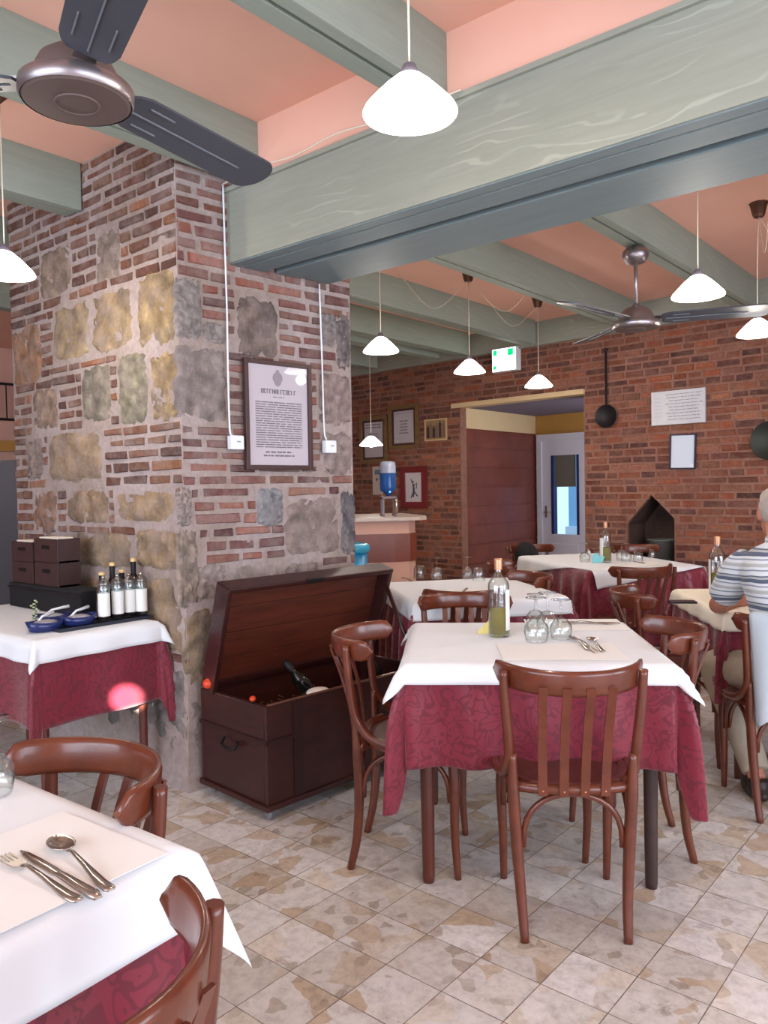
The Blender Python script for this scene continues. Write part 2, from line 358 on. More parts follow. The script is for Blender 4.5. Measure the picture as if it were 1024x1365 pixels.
M_MARBLE = grained('white_marble_plaque', srgb(200, 198, 200), srgb(184, 182, 188), (1, 1, 1), 4, 0.4, b=0.03)
M_TEAL = pbr('teal_blue_plastic', srgb(18, 130, 176), 0.35)
M_WATER = pbr('blue_water_jug', srgb(60, 120, 200), 0.1, trans=0.55, ior=1.33)

# ------------------------------------------------------------------ masonry
BR_P = [(134, 88, 80), (142, 94, 84), (120, 78, 74), (150, 90, 74), (136, 102, 96), (108, 70, 66), (152, 106, 92)]
BR_B = [(126, 74, 56), (138, 78, 56), (112, 68, 56), (146, 80, 54), (104, 66, 60), (132, 88, 72), (90, 58, 54), (150, 94, 70), (120, 72, 56)]
def masonry(bm, lay, O, u, nrm, width, z0, z1, course, brick, joint, pal, holes=None, stones=(), rng=None, prot=0.008, fade=0.0):
    """bricks course by course; the gaps show the mortar behind"""
    rng = rng or random.Random(3); O = Vector(O); u = Vector(u); nrm = Vector(nrm); k = 0
    def colr(c, j=0.12):
        m_ = 1+rng.uniform(-j, j)*1.2; q = [max(0, x*m_*(1+rng.uniform(-.02, .02))) for x in c]; return srgb(*[min(255, x) for x in q])
    def put(s0, s1, za, zb, c, h):
        j = lambda a: rng.uniform(-a, a)
        b = [(s0+j(.004), za+j(.003)), (s1+j(.004), za+j(.003)), (s1+j(.004), zb+j(.003)), (s0+j(.004), zb+j(.003))]
        ins = min(0.008, (zb-za)*0.2); cx, cz = (s0+s1)/2, (za+zb)/2
        lo = [bm.verts.new(O+u*p[0]+Vector((0, 0, p[1]))-nrm*0.01) for p in b]
        hi = [bm.verts.new(O+u*(p[0]+(ins if p[0] < cx else -ins))+Vector((0, 0, p[1]+(ins if p[1] < cz else -ins)))+nrm*(h+j(.002))) for p in b]
        fs = [bm.faces.new(hi)] + [bm.faces.new([lo[i], lo[(i+1) % 4], hi[(i+1) % 4], hi[i]]) for i in range(4)]
        for f in fs:
            f.material_index = 1
            for l in f.loops: l[lay] = c
    z = z0
    while z < z1-0.01:
        ch = course*rng.uniform(0.9, 1.12); zt = min(z+ch, z1); zm = (z+zt)/2
        cuts = list(holes(zm)) if holes else []
        cuts += [(a, b) for (a, za, b, zb, *_r) in stones if za-0.004 < zm < zb+0.004]
        s = -rng.uniform(0, brick)
        row = rng.choice(pal)
        while s < width:
            L = brick*rng.uniform(0.5, 1.25); a, b = max(s, 0), min(s+L, width); s += L+joint*rng.uniform(0.7, 1.6)
            segs = [(a, b)]
            for (p, q) in cuts:
                nsg = []
                for (x, y) in segs:
                    if y <= p-joint*.4 or x >= q+joint*.4: nsg.append((x, y))
                    else:
                        if x < p-joint: nsg.append((x, p-joint*.8))
                        if y > q+joint: nsg.append((q+joint*.8, y))
                segs = nsg
            for (x, y) in segs:
                if y-x > 0.03:
                    c = rng.choice(pal)
                    put(x, y, z+joint*rng.uniform(.35, .6), zt-joint*rng.uniform(.35, .6), colr(c), prot*rng.uniform(0.4, 1.6))
        z = zt
    for (s0, za, s1, zb, c) in stones:
        n = 18; nzz = max(6, int(18*(zb-za)/(s1-s0))); nzz = min(nzz, 36); s0 -= .012; s1 += .012; za -= .008; zb += .008; off = Vector((rng.random()*9, rng.random()*9, rng.random()*9)); V = []
        cc = srgb(*[q*.72+w_*.28 for q, w_ in zip(c, (156, 140, 130))]); hmax = rng.uniform(0.006, 0.012)
        for i in range(n+1):
            row = []
            for j in range(nzz+1):
                a, b = i/n*2-1, j/nzz*2-1
                # squircle outline with a ragged rim
                rr = 1.03-0.24*abs(noise.noise(Vector((a*2.6, b*2.6, 0))+off))
                k2 = 1-0.13*(a*a*b*b)
                p = O+u*((s0+s1)/2+a*(s1-s0)/2*k2*rr)+Vector((0, 0, (za+zb)/2+b*(zb-za)/2*k2*rr))
                e = max(abs(a), abs(b)); h = hmax*(1-max(0, e-0.7)/0.3*0.9) if e < 1 else -0.006
                h += (0.010*noise.noise(Vector((i*.24, j*.24, 0))+off)+0.010*noise.noise(Vector((i*.6, j*.6, 5))+off)+0.006*noise.noise(Vector((i*1.3, j*1.3, 5))+off))*(1 if e < 0.95 else 0)
                row.append((bm.verts.new(p+nrm*h), noise.noise(Vector((i*.3, j*.3, 3))+off)))
            V.append(row)
        for i in range(n):
            for j in range(nzz):
                q = [V[i][j], V[i+1][j], V[i+1][j+1], V[i][j+1]]
                f = bm.faces.new([x[0] for x in q]); f.material_index = 1; f.smooth = True
                for l, x in zip(f.loops, q):
                    t = 1+x[1]*0.7; l[lay] = (cc[0]*t, cc[1]*t, cc[2]*t, 1)
def finish(bm, name, mats):
    me = bpy.data.meshes.new(name); bm.to_mesh(me); bm.free()
    for x in mats: me.materials.append(x)
    o = bpy.data.objects.new(name, me); C.objects.link(o); return tag(o, kind='structure')
def face_poly(bm, pts, flip=False):
    v = [bm.verts.new(p) for p in pts]; f = bm.faces.new(v if not flip else v[::-1]); f.material_index = 0; return f

# ---- the setting
def struct(name, mb, mat): return tag(mb.build(name, mat), kind='structure')
CEIL = 3.04
struct('floor', MB().box2((-9.2, -3.2, -0.1), (3.2, 9.6, 0)), M_FLOOR)
struct('ceiling', MB().box2((-9.2, -3.2, CEIL), (3.2, 7.9, CEIL+0.12)), M_PINK)

# stone and brick pillar
ANG = R(6); PC = Vector((-2.97, 2.13, 0)); RD = Vector((math.sin(ANG), math.cos(ANG), 0)); RN = Vector((math.cos(ANG), -math.sin(ANG), 0))
bm = bmesh.new(); lay = bm.loops.layers.float_color.new('tone')
PW = 1.03; A = PC; B = Vector((-4.58, 2.13, 0)); D = PC+RD*PW; E_ = Vector((-4.50, 3.2, 0))
rng = random.Random(11)
def wob(P, n): 
    return P
def rough_face(bm, O, u, nrm, W_, H_, nx, ny):
    V = []
    for i in range(nx+1):
        row = []
        for j in range(ny+1):
            p = O+u*(W_*i/nx)+Vector((0, 0, H_*j/ny)); e = 0 if i in (0, nx) else 1
            bulge = 0.03*max(0, 1-p.z/0.35)     # the wall foot splays out over the floor
            p = p+nrm*(0.008*noise.noise(p*7)*e)+(nrm if (p-A).xy.length > .01 else (RN+Vector((0, -1, 0))))*bulge
            row.append(bm.verts.new(p))
        V.append(row)
    for i in range(nx):
        for j in range(ny):
            f = bm.faces.new([V[i][j], V[i+1][j], V[i+1][j+1], V[i][j+1]]); f.material_index = 0; f.smooth = True
rough_face(bm, A, RD, RN, PW, CEIL, 30, 80)
rough_face(bm, B, Vector((1, 0, 0)), Vector((0, -1, 0)), 1.61, CEIL, 40, 80)
for P, Q in ((D, E_), (E_, B)):
    face_poly(bm, [P, Q, Q+Vector((0, 0, CEIL)), P+Vector((0, 0, CEIL))])
G1, G2, G3, G4, OC, OC2, OR = (150, 142, 140), (118, 104, 96), (168, 152, 144), (134, 142, 152), (160, 134, 96), (146, 120, 84), (150, 100, 64)
RS = [(0.31, 2.01, 0.54, 2.30, (112, 94, 86)), (0.84, 2.11, 0.92, 2.28, (138, 132, 134)), (0.93, 2.00, 1.02, 2.29, (96, 88, 92)), (-0.01, 2.05, 0.11, 2.33, G1), (-0.02, 1.68, 0.24, 2.03, (140, 128, 126)), (0.13, 2.05, 0.24, 2.14, G1),
      (0.80, 1.70, 1.02, 1.97, (152, 130, 126)), (-0.02, 1.21, 0.03, 1.38, G3), (0.41, 1.19, 0.55, 1.37, G4), (0.57, 1.02, 0.93, 1.33, (142, 124, 116)), (-0.03, 0.84, 0.06, 1.19, (150, 132, 116)),
      (0.94, 1.01, 1.03, 1.35, (88, 88, 96)), (0.82, 1.43, 1.02, 1.67, (158, 138, 132)), (0.07, 0.86, 0.21, 1.02, G3), (0.56, 0.86, 0.78, 0.99, (146, 130, 122)), (0.24, 0.82, 0.52, 1.0, G3), (-0.01, 0.45, 0.3, 0.82, OC2), (0.33, 0.5, 0.7, 0.8, G1), (0.75, 0.4, 1.0, 0.8, G2),
      (0.0, 0.05, 0.4, 0.42, G2), (0.45, 0.05, 0.95, 0.36, G1)]
LS_ = [(0.46, 2.40, 0.66, 2.65, (132, 116, 104)), (1.27, 1.98, 1.60, 2.32, OR), (0.76, 2.06, 1.12, 2.36, OC), (0.37, 2.06, 0.72, 2.36, (166, 138, 98)), (0.02, 2.03, 0.32, 2.38, (172, 142, 92)), (0.58, 1.72, 0.84, 2.01, (122, 116, 98)), (0.26, 1.69, 0.50, 2.03, (134, 130, 104)), (0.02, 1.69, 0.22, 2.00, (170, 140, 92)),  # left face: tan stones with the warm lamp tint mixed into the colour
       (1.10, 1.72, 1.38, 1.95, (146, 116, 94)), (1.30, 1.44, 1.46, 1.68, (122, 104, 94)), (0.65, 1.42, 1.22, 1.69, (160, 132, 100)), (0.62, 1.20, 1.03, 1.38, (156, 124, 92)), (0.06, 1.22, 0.56, 1.37, (170, 138, 98)), (0.04, 1.00, 0.38, 1.19, (164, 134, 96)), (0.42, 0.98, 0.96, 1.17, (150, 124, 92)), (1.14, 1.14, 1.40, 1.38, (140, 96, 70)),
       (0.92, 2.42, 1.25, 2.68, (142, 118, 98)), (0.02, 0.60, 0.5, 0.97, (150, 122, 88)), (0.54, 0.56, 1.1, 0.94, (146, 116, 84)), (1.15, 0.6, 1.58, 1.1, (140, 114, 86)), (0.02, 0.08, 0.32, 0.56, (116, 116, 116)), (0.36, 0.06, 0.8, 0.5, (104, 106, 108)), (0.85, 0.06, 1.3, 0.52, (110, 108, 106)), (1.33, 0.06, 1.6, 0.55, (116, 110, 104))]
masonry(bm, lay, A, RD, RN, PW, 0.02, CEIL, 0.060, 0.21, 0.0155, BR_P, stones=RS, rng=rng)
# s runs from the corner to the left on this face
masonry(bm, lay, A, Vector((-1, 0, 0)), Vector((0, -1, 0)), 1.61, 0.02, CEIL, 0.060, 0.20, 0.015, [(124, 80, 62), (134, 88, 66), (108, 70, 58), (142, 94, 68), (116, 76, 62), (128, 94, 76), (98, 64, 54)], stones=LS_, rng=rng)
finish(bm, 'wall_pillar', [M_MORTAR_P, M_BRICK])

# back wall of bare brick with the passage opening and the gabled niche
AW = math.atan(0.08); WP = Vector((-3.5, 7.24, 0)); WU = Vector((math.cos(AW), -math.sin(AW), 0)); WN = Vector((-math.sin(AW), -math.cos(AW), 0))
def W(s, z, out=0.0): return WP+WU*s+Vector((0, 0, z))+WN*out
S0, S1 = -5.6, 6.6
DOOR = (-1.53, 0.03, 2.26); NICHE = [(0.478, 0.55), (0.478, 0.98), (0.72, 1.26), (0.942, 1.04), (0.942, 0.55)]
def holes(z):
    out = []
    if z < DOOR[2]: out.append((DOOR[0]-S0, DOOR[1]-S0))
    if 0.55 < z < 1.26:
        l = 0.478 if z < 0.98 else 0.478+(z-0.98)/0.28*0.242
        r = 0.942 if z < 1.04 else 0.942-(z-1.04)/0.22*0.222
        out.append((l-S0, r-S0))
    return out
bm = bmesh.new(); lay = bm.loops.layers.float_color.new('tone')
TH = 0.10
def slab(poly, depth=TH, front=0.0):
    a = [bm.verts.new(W(s, z, front)) for s, z in poly]; b = [bm.verts.new(W(s, z, -depth)) for s, z in poly]; n = len(poly)
    fs = [bm.faces.new(a), bm.faces.new(b[::-1])]+[bm.faces.new([a[i], b[i], b[(i+1) % n], a[(i+1) % n]]) for i in range(n)]
    for f in fs: f.material_index = 0
slab([(S0, 0), (DOOR[0], 0), (DOOR[0], CEIL), (S0, CEIL)])
slab([(DOOR[0], DOOR[2]), (DOOR[1], DOOR[2]), (DOOR[1], CEIL), (DOOR[0], CEIL)])
slab([(DOOR[1], 0), (NICHE[0][0], 0), (NICHE[0][0], CEIL), (DOOR[1], CEIL)], 0.42)
slab([(NICHE[0][0], 0), (NICHE[4][0], 0), NICHE[4], NICHE[0]], 0.42)
slab([NICHE[1], NICHE[2], (NICHE[2][0], CEIL), (NICHE[1][0], CEIL)], 0.42)
slab([NICHE[2], NICHE[3], (NICHE[3][0], CEIL), (NICHE[2][0], CEIL)], 0.42)
slab([(NICHE[4][0], 0), (S1, 0), (S1, CEIL), (NICHE[4][0], CEIL)], 0.42)
slab(NICHE, 0.44, -0.36)
masonry(bm, lay, W(S0, 0), WU, WN, S1-S0, 0.02, 2.80, 0.066, 0.21, 0.0105, BR_B, holes=holes, rng=random.Random(5), prot=0.006)
finish(bm, 'wall_back', [M_MORTAR_B, M_BRICKB])
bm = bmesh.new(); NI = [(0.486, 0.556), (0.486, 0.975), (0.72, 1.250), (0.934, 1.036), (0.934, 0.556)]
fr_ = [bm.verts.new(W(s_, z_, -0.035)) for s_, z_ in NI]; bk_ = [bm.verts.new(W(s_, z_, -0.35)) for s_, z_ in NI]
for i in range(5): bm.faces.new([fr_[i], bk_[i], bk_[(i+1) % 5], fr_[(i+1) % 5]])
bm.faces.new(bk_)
finish(bm, 'trim_4', [mortar_mat('dark_niche_brick', srgb(70, 54, 48), srgb(98, 74, 64))])  # separate niche lining, darker than the wall brick
# lintel board over the passage
TR = Matrix.Translation(WP) @ Matrix.Rotation(-AW, 4, 'Z')      # local x = along the wall, -y = towards the room
def wall_mb(): return MB()
def wbuild(mb, name, mat, parent=None):
    for v in mb.bm.verts: v.co = TR @ v.co
    return mb.build(name, mat, parent)
tag(wbuild(MB().box2((-1.64, -0.035, 2.255), (0.045, 0.12, 2.305)), 'trim_1', M_CREAM), kind='structure')
tag(wbuild(MB().box2((-4.6, -0.05, 2.80), (6.4, 0.0, CEIL)), 'trim_2', M_BEAM), kind='structure')
# passage behind the opening
def pas(name, a, b, mat): return tag(wbuild(MB().box2(a, b), name, mat), kind='structure')
tag(wbuild(MB().prism([(-1.66, TH), (-1.54, TH), (-1.54-.08*1.75, 1.75), (-1.80, 1.75)], 2.03, 2.26), 'wall_passage_left', M_CREAM), kind='structure')
pas('ceiling_passage', (-1.85, TH, 2.26), (1.2, 2.0, 2.34), M_LILAC)
pas('wall_passage_right', (1.0, TH, 0), (1.1, 1.75, 2.26), M_OCHRE)
SK = -0.0800
mb = MB().prism([(-1.66, TH), (-1.545+SK*TH, TH), (-1.545+SK*1.72, 1.72), (-1.80, 1.72)], 0, 2.03)
for k in range(9): mb.prism([(-1.545+SK*TH, TH), (-1.532+SK*TH, TH), (-1.532+SK*1.72, 1.72), (-1.545+SK*1.72, 1.72)], 0.03+k*0.223, 0.03+k*0.223+0.205)
tag(wbuild(mb, 'wall_passage_boards', M_PANEL), kind='structure')
mb = MB()
DX0, DX1, DZ = -1.56, -0.80, 1.93   # door opening in the far wall of the passage
FY = 1.72
mb.box2((-1.80, FY, 0), (DX0, FY+0.12, 2.26)).box2((DX1, FY, 0), (1.1, FY+0.12, 2.26)).box2((DX0, FY, DZ), (DX1, FY+0.12, 2.26))
tag(wbuild(mb, 'wall_passage_end', M_OCHRE), kind='structure')
dr = bpy.data.objects.new('door_1', None); C.objects.link(dr); dr.matrix_world = TR; tag(dr, kind='structure')
M_DOORW = pbr('white_door_paint', srgb(198, 196, 206), 0.4); M_DBLUE = pbr('dark_blue_window_trim', srgb(34, 36, 84), 0.4)
mb = MB(); y0, y1 = FY-0.03, FY+0.05; gx0, gx1, gz0, gz1 = -1.43, -1.03, 0.74, 1.74
mb.box2((DX0, y0, 0), (gx0, y1, DZ)).box2((gx1, y0, 0), (DX1, y1, DZ)).box2((gx0, y0, gz1), (gx1, y1, DZ)).box2((gx0, y0, 0), (gx1, y1, gz0))
mb.box2((gx0+0.02, y0-0.012, 0.14), (gx1-0.02, y0, gz0-0.12), bev=0.004)
mb.build('door_leaf', M_DOORW, dr)
mb = MB().box2((DX0-0.07, y0-0.03, 0), (DX0, FY, DZ+0.08)).box2((DX1, y0-0.03, 0), (DX1+0.07, FY, DZ+0.08)).box2((DX0, y0-0.03, DZ), (DX1, FY, DZ+0.08))
mb.build('door_frame', M_DOORW, dr)
mb = MB().box2((gx0, y0-0.005, gz0), (gx0+0.035, y1, gz1)).box2((gx1-0.035, y0-0.005, gz0), (gx1, y1, gz1))
mb.build('window_trim', M_DBLUE, dr)
MB().box2((gx0+0.035, FY, gz0), (gx1-0.035, FY+0.006, gz1)).build('glass_pane', M_PANE, dr)
MB().box2((gx0+0.055, FY-0.02, 1.34), (gx1-0.055, FY-0.012, gz1)).build('roller_blind', pbr('grey_olive_blind', srgb(98, 92, 84), 0.8), dr)
MB().tube([(DX0+0.05, y0, 1.02), (DX0+0.05, y0-0.05, 1.02), (DX0+0.15, y0-0.05, 1.02)], 0.009).box2((DX0+0.035, y0-0.008, 0.95), (DX0+0.065, y0, 1.1)).build('door_handle', M_STEEL, dr)
# street outside the passage door
st = thing('street_house', 'blue-grey shuttered house front seen through the glazed white door', 'building', W(-1.0, 0, -5.5), -AW)
mb = MB().box2((-2.5, 0, 0), (2.5, 0.3, 4.5)); mb.build('facade', pbr('pale_blue_facade', srgb(150, 190, 215), 0.8), st)
for x in (-0.75, 0.05, 0.85):
    f = MB().box2((x-0.26, -0.04, 0.9), (x+0.26, 0.0, 1.9)).build('window_frame', M_WHITEP, st)
    mb = MB()
    for k in range(9): mb.box2((x-0.22, -0.06, 0.95+k*0.1), (x+0.22, -0.04, 1.02+k*0.1))
    mb.build('shutter', pbr('blue_shutter', srgb(40, 60, 110), 0.5), f)
MB().box2((-2.5, -0.12, 0.45), (2.5, 0, 0.62)).build('ledge', M_WHITEP, st)
tag(MB().box2((-9, 9.8, -0.12), (3, 15, 0)).build('ground_street', pbr('grey_paving', srgb(150, 150, 150), 0.9)), kind='structure')

# plaster wall strip above the main beam, main beam and joists
struct('wall_above_beam', MB().box2((-2.96, 2.43, 2.70), (3.1, 3.0, CEIL)), M_PINK)
bt = MB()
bt.box2((-2.955, 2.39, 2.43), (3.1, 2.60, 2.757), bev=0.004); b_o = bt.build('ceiling_beam', M_BEAM)
tag(b_o, 'massive sage green timber beam spanning the room from the brick pillar', 'beam')
bt = MB().box2((-2.93, 2.60, 2.47), (3.1, 2.66, 2.757)); bt.build('beam_groove', M_GROOVE, b_o)
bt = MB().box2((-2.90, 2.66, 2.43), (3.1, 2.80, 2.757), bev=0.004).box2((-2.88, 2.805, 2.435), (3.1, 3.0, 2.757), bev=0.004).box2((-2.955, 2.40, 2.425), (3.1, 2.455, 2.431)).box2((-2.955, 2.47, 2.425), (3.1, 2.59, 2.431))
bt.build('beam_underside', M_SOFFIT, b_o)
bnd = MB().box2((-2.955, 2.375, 2.755), (3.1, 2.43, 2.775)); bnd.build('beam_cap', M_BEAM, b_o)
def joist(xr, y0, y1, label, group):
    o = thing('ceiling_joist', label, 'joist', (xr, y0, 2.80), 0, group); L = y1-y0
    MB().box2((-0.05, 0, 0), (0, L, CEIL-2.80), bev=0.003).build('right_plank', M_JOIST, o)
    MB().box2((-0.145, 0, 0.004), (-0.072, L, CEIL-2.80), bev=0.003).build('left_plank', M_JOIST, o)
    MB().box2((-0.072, 0, 0.03), (-0.05, L, CEIL-2.80)).build('groove', M_GROOVE, o)
    return o
near_l = ['sage green joist ending on the left face of the brick pillar', 'sage green joist ending just right of the pillar behind the ceiling fan', 'sage green joist ending above the nearest hanging lamp', 'sage green joist at the top edge, right of the nearest lamp', 'sage green joist over the right side of the near room']
for k in range(5):
    xr = -3.75+[0, 1.0, 2.055, 3.09, 4.12][k]; joist(xr, -3.0, 2.12 if k == 0 else 2.43, near_l[k], 'joists over the near room')
joist(-4.80, -3.0, 7.2, 'sage green joist passing left of the brick pillar', 'joists over the near room')
joist(-6.10, -3.0, 7.2, 'sage green joist far to the left of the brick pillar', 'joists over the near room')
back_l = ['sage green joist running to the wall over the exit sign end, leftmost behind the pillar', 'sage green joist over the green exit sign', 'sage green joist between the exit sign and the far ceiling fan', 'sage green joist that carries the far ceiling fan', 'sage green joist at the right edge over the seated man']
for k, xr in enumerate((-5.15, -3.95, -2.86, -1.81, -0.76)):
    joist(xr, 3.0 if xr > -4 else 3.3, 7.15, back_l[k], 'joists over the far room')
# outer walls
struct('wall_left', MB().box2((-9.2, -3.2, 0), (-9.1, 7.9, CEIL)), M_PINKWALL)
mb = MB().box2((3.1, -3.2, 0), (3.2, 9.0, 0.5)).box2((3.1, -3.2, 2.5), (3.2, 9.0, CEIL))
for a, b in ((-3.2, -1.4), (2.6, 3.0), (4.5, 9.0)): mb.box2((3.1, a, 0.5), (3.2, b, 2.5))
struct('wall_right', mb, M_PINKWALL)
mb = MB().box2((-9.2, -3.2, 0), (3.2, -3.1, 0.45)).box2((-9.2, -3.2, 2.65), (3.2, -3.1, CEIL)).box2((-9.2, -3.2, 0.45), (-3.5, -3.1, 2.65)).box2((1.1, -3.2, 0.45), (3.2, -3.1, 2.65))
struct('wall_near', mb, M_PINKWALL)
# ------------------------------------------------------------------ far left room glimpsed beside the pillar
mb = MB(); n = 14
pts = [(0.9*math.cos(math.pi*i/n), 1.15+0.62*math.sin(math.pi*i/n)) for i in range(n+1)]
MT = Matrix.Translation((-9.06, 4.25, 0)) @ Matrix(((0, 0, 1, 0), (1, 0, 0, 0), (0, 1, 0, 0), (0, 0, 0, 1)))
mb.prism(pts+[(-0.9, 0), (0.9, 0)][0:0]+[(-0.9, 0.05), (0.9, 0.05)], -0.03, 0.02, M=MT)
tag(mb.build('window_1', pbr('grey_arch_glass', srgb(110, 112, 122), 0.3)), kind='structure')
mb = MB().box2((-9.1, 2.5, 1.86), (-8.98, 6.2, 1.98)); tag(mb.build('trim_3', M_OCHRE), kind='structure')
t = thing('iron_railing', 'dark iron railing high on the pink wall left of the pillar', 'railing', (-9.0, 4.2, 2.22))
mb = MB().tube([(0, -1.5, 0), (0, 1.5, 0)], 0.015).tube([(0, -1.5, 0.4), (0, 1.5, 0.4)], 0.015)
mb.build('rails', M_BLACK, t); mb = MB()
for k in range(30): mb.tube([(0, -1.5+k*0.1, 0), (0, -1.5+k*0.1, 0.4)], 0.008, n=5)
mb.build('bars', M_BLACK, t)

# ------------------------------------------------------------------ chairs
def make_chair(label):
    t = thing('bentwood_chair', label, 'chair', group='bentwood chairs at the tables')
    # curved top rail: a bent board that wraps the sitter's back
    RR = 0.222; cy = -0.30+RR; P = []
    prof = [(-0.004, 0), (-0.008, 0.012), (-0.008, 0.06), (-0.004, 0.074), (0.004, 0.074), (0.008, 0.06), (0.008, 0.012), (0.004, 0)]
    n = 28; mb = MB(); rings = []
    for i in range(n+1):
        th = R(-80+160*i/n); e = abs(i/n*2-1); hs = 1 if e < 0.86 else math.sqrt(max(0.02, 1-((e-0.86)/0.14)**2))
        lift = 0.006*e*e
        ring = []
        for (a, b) in prof:
            rr = RR+a+ (b-0.037)*0.10; ring.append(mb.bm.verts.new((rr*math.sin(th), cy-rr*math.cos(th), 0.756+lift+0.037+(b-0.037)*hs)))
        rings.append(ring)
    for a, b in zip(rings, rings[1:]):
        for k in range(8):
            f = mb.bm.faces.new([a[k], a[(k+1) % 8], b[(k+1) % 8], b[k]]); f.smooth = True
    mb.bm.faces.new(rings[0][::-1]); mb.bm.faces.new(rings[-1]); mb.build('top_rail', M_CHAIR, t)
    for sx in (-1, 1):
        c = smooth_curve([(sx*.205, -.215, .815), (sx*.200, -.208, .72), (sx*.190, -.195, .60), (sx*.188, -.175, .535), (sx*.200, -.12, .482), (sx*.211, -.03, .462), (sx*.212, .03, .460)])
        MB().tube(c, lerp_list([.0135, .0155, .0165, .0165, .014], len(c))).build('back_post', M_CHAIR, t)
        c = smooth_curve([(sx*.178, -.190, .56), (sx*.176, -.184, .43), (sx*.168, -.182, .28), (sx*.158, -.195, .12), (sx*.152, -.222, 0)])
        MB().tube(c, lerp_list([.012, .0185, .0185, .016, .0135], len(c)), n=10).build('leg', M_CHAIR, t)
        c = smooth_curve([(sx*.172, .150, .44), (sx*.182, .158, .34), (sx*.178, .156, .16), (sx*.176, .165, 0)])
        MB().tube(c, lerp_list([.019, .019, .015, .012], len(c)), n=10).build('leg', M_CHAIR, t)
    # seat: bent rim and pressed plywood panel
    def outline(g=0):
        o = []
        for i in range(40):
            a = 2*math.pi*i/40; x, y = math.cos(a), math.sin(a); q = 2.6
            r = 1/((abs(x)**q+abs(y)**q)**(1/q)); o.append((x*r*(0.205+g)*(1-0.06*(-y if y < 0 else 0)), y*r*(0.195+g)-0.005))
        return o
    mb = MB(); o1, o2 = outline(0), outline(-0.028)
    lv = [[mb.bm.verts.new((x, y, z)) for x, y in o] for o, z in ((o2, .442), (o1, .442), (o1, .458), (outline(-.006), .468), (o2, .464))]
    for a, b in zip(lv, lv[1:]+[lv[0]]):
        for k in range(40): f = mb.bm.faces.new([a[k], a[(k+1) % 40], b[(k+1) % 40], b[k]]); f.smooth = False
    mb.build('seat_rim', M_CHAIR, t)
    MB().prism(outline(-0.028), .447, .461).build('seat', M_SEAT, t)
    # lower back rail and four slats
    c = [(0.178*math.sin(R(a))*1.0, -.150-.05*math.cos(R(a)), .452) for a in range(-85, 86, 10)]
    MB().tube(c, .0165, n=8, flat=1.0).build('lower_rail', M_CHAIR, t)
    for x in (-.092, -.031, .031, .092):
        yb = -.150-.05*math.cos(math.asin(x/.178))-.016; yt = cy-(RR+.010)*math.cos(math.asin(x/RR))
        mb = MB(); w0, w1 = .0135, .0125; V = []
        for k in range(9):
            tt = k/8; z = .437+tt*.345; y = yb+(yt-yb)*tt+0.016*math.sin(math.pi*tt); ww = w0+(w1-w0)*tt; xx = x*(1+0.08*tt)
            V.append([mb.bm.verts.new(p) for p in ((xx-ww, y-.004, z), (xx+ww, y-.004, z), (xx+ww, y+.004, z), (xx-ww, y+.004, z))])
        for a, b in zip(V, V[1:]):
            for k in range(4): mb.bm.faces.new([a[k], a[(k+1) % 4], b[(k+1) % 4], b[k]])
        mb.bm.faces.new(V[0][::-1]); mb.bm.faces.new(V[-1]); sl = mb.build('back_slat', M_CHAIR, t)
        MB().sphere((x, yb-.005, .452), .0035, n=4).build('screw', M_SCREW, sl)
    # bent arches under the seat, one on each side
    def arch(p0, p1, top):
        p0, p1 = Vector(p0), Vector(p1); m_ = (p0+p1)/2; pts = []
        for i in range(17):
            a = math.pi*i/16; q = m_+(p0-m_)*math.cos(a); pts.append((q.x, q.y, p0.z+(top-p0.z)*math.sin(a)**0.7))
        return pts
    for a, b in (((-.148, -.178, .27), (.148, -.178, .27)), ((-.155, .152, .27), (.155, .152, .27)), ((-.172, -.165, .27), (-.176, .14, .27)), ((.172, -.165, .27), (.176, .14, .27))):
        MB().tube(arch(a, b, .432), .0095, n=7).build('bent_brace', M_CHAIR, t)
    return t
chair0 = make_chair('')
first = [True]
def place_chair(x, y, h, label):
    if first[0]: o = chair0; first[0] = False
    else: o = copy_tree(chair0)
    o.location = (x, y, 0); o.rotation_euler = (0, 0, R(h-90)); o['label'] = label
    return o
CH1 = place_chair(-1.185, 2.285, 127, 'brown bentwood chair with slatted back turned to the viewer, front of the central table')
place_chair(-1.775, 2.275, 30, 'brown bentwood chair seen from the side between the chest and the central table')
place_chair(-1.215, 2.825, 214, 'brown bentwood chair on the right side of the central table')
place_chair(-2.05, 3.02, 305, 'brown bentwood chair on the far side of the central table, only its rail showing')
place_chair(-1.455, .615, 270, 'brown bentwood chair with wide curved rail at the far side of the lower left table')
place_chair(-1.00, .385, 193, 'brown bentwood chair cut by the lower edge, right side of the lower left table')
place_chair(-2.44, 3.52, 140, 'brown bentwood chair tucked under the near side of the middle table by the chest')
place_chair(-2.47, 4.02, 232, 'brown bentwood chair tucked at the far right side of the middle table')
place_chair(-2.72, 4.82, 30, 'brown bentwood chair at the left end of the long table by the back wall')
place_chair(-2.12, 5.07, 145, 'brown bentwood chair in front of the long table by the back wall')
place_chair(-2.55, 6.45, 325, 'brown bentwood chair behind the long table near the niche')
place_chair(-3.35, 6.1, 330, 'brown bentwood chair behind the long table in front of the white door')
place_chair(-1.40, 3.90, 33, 'brown bentwood chair with curled rail, left side of the table of the seated man')
place_chair(-1.13, 4.53, 303, 'brown bentwood chair beyond the table of the seated man')
CHM = place_chair(-.845, 3.584, 123, 'brown bentwood chair on which the man in the striped shirt sits')

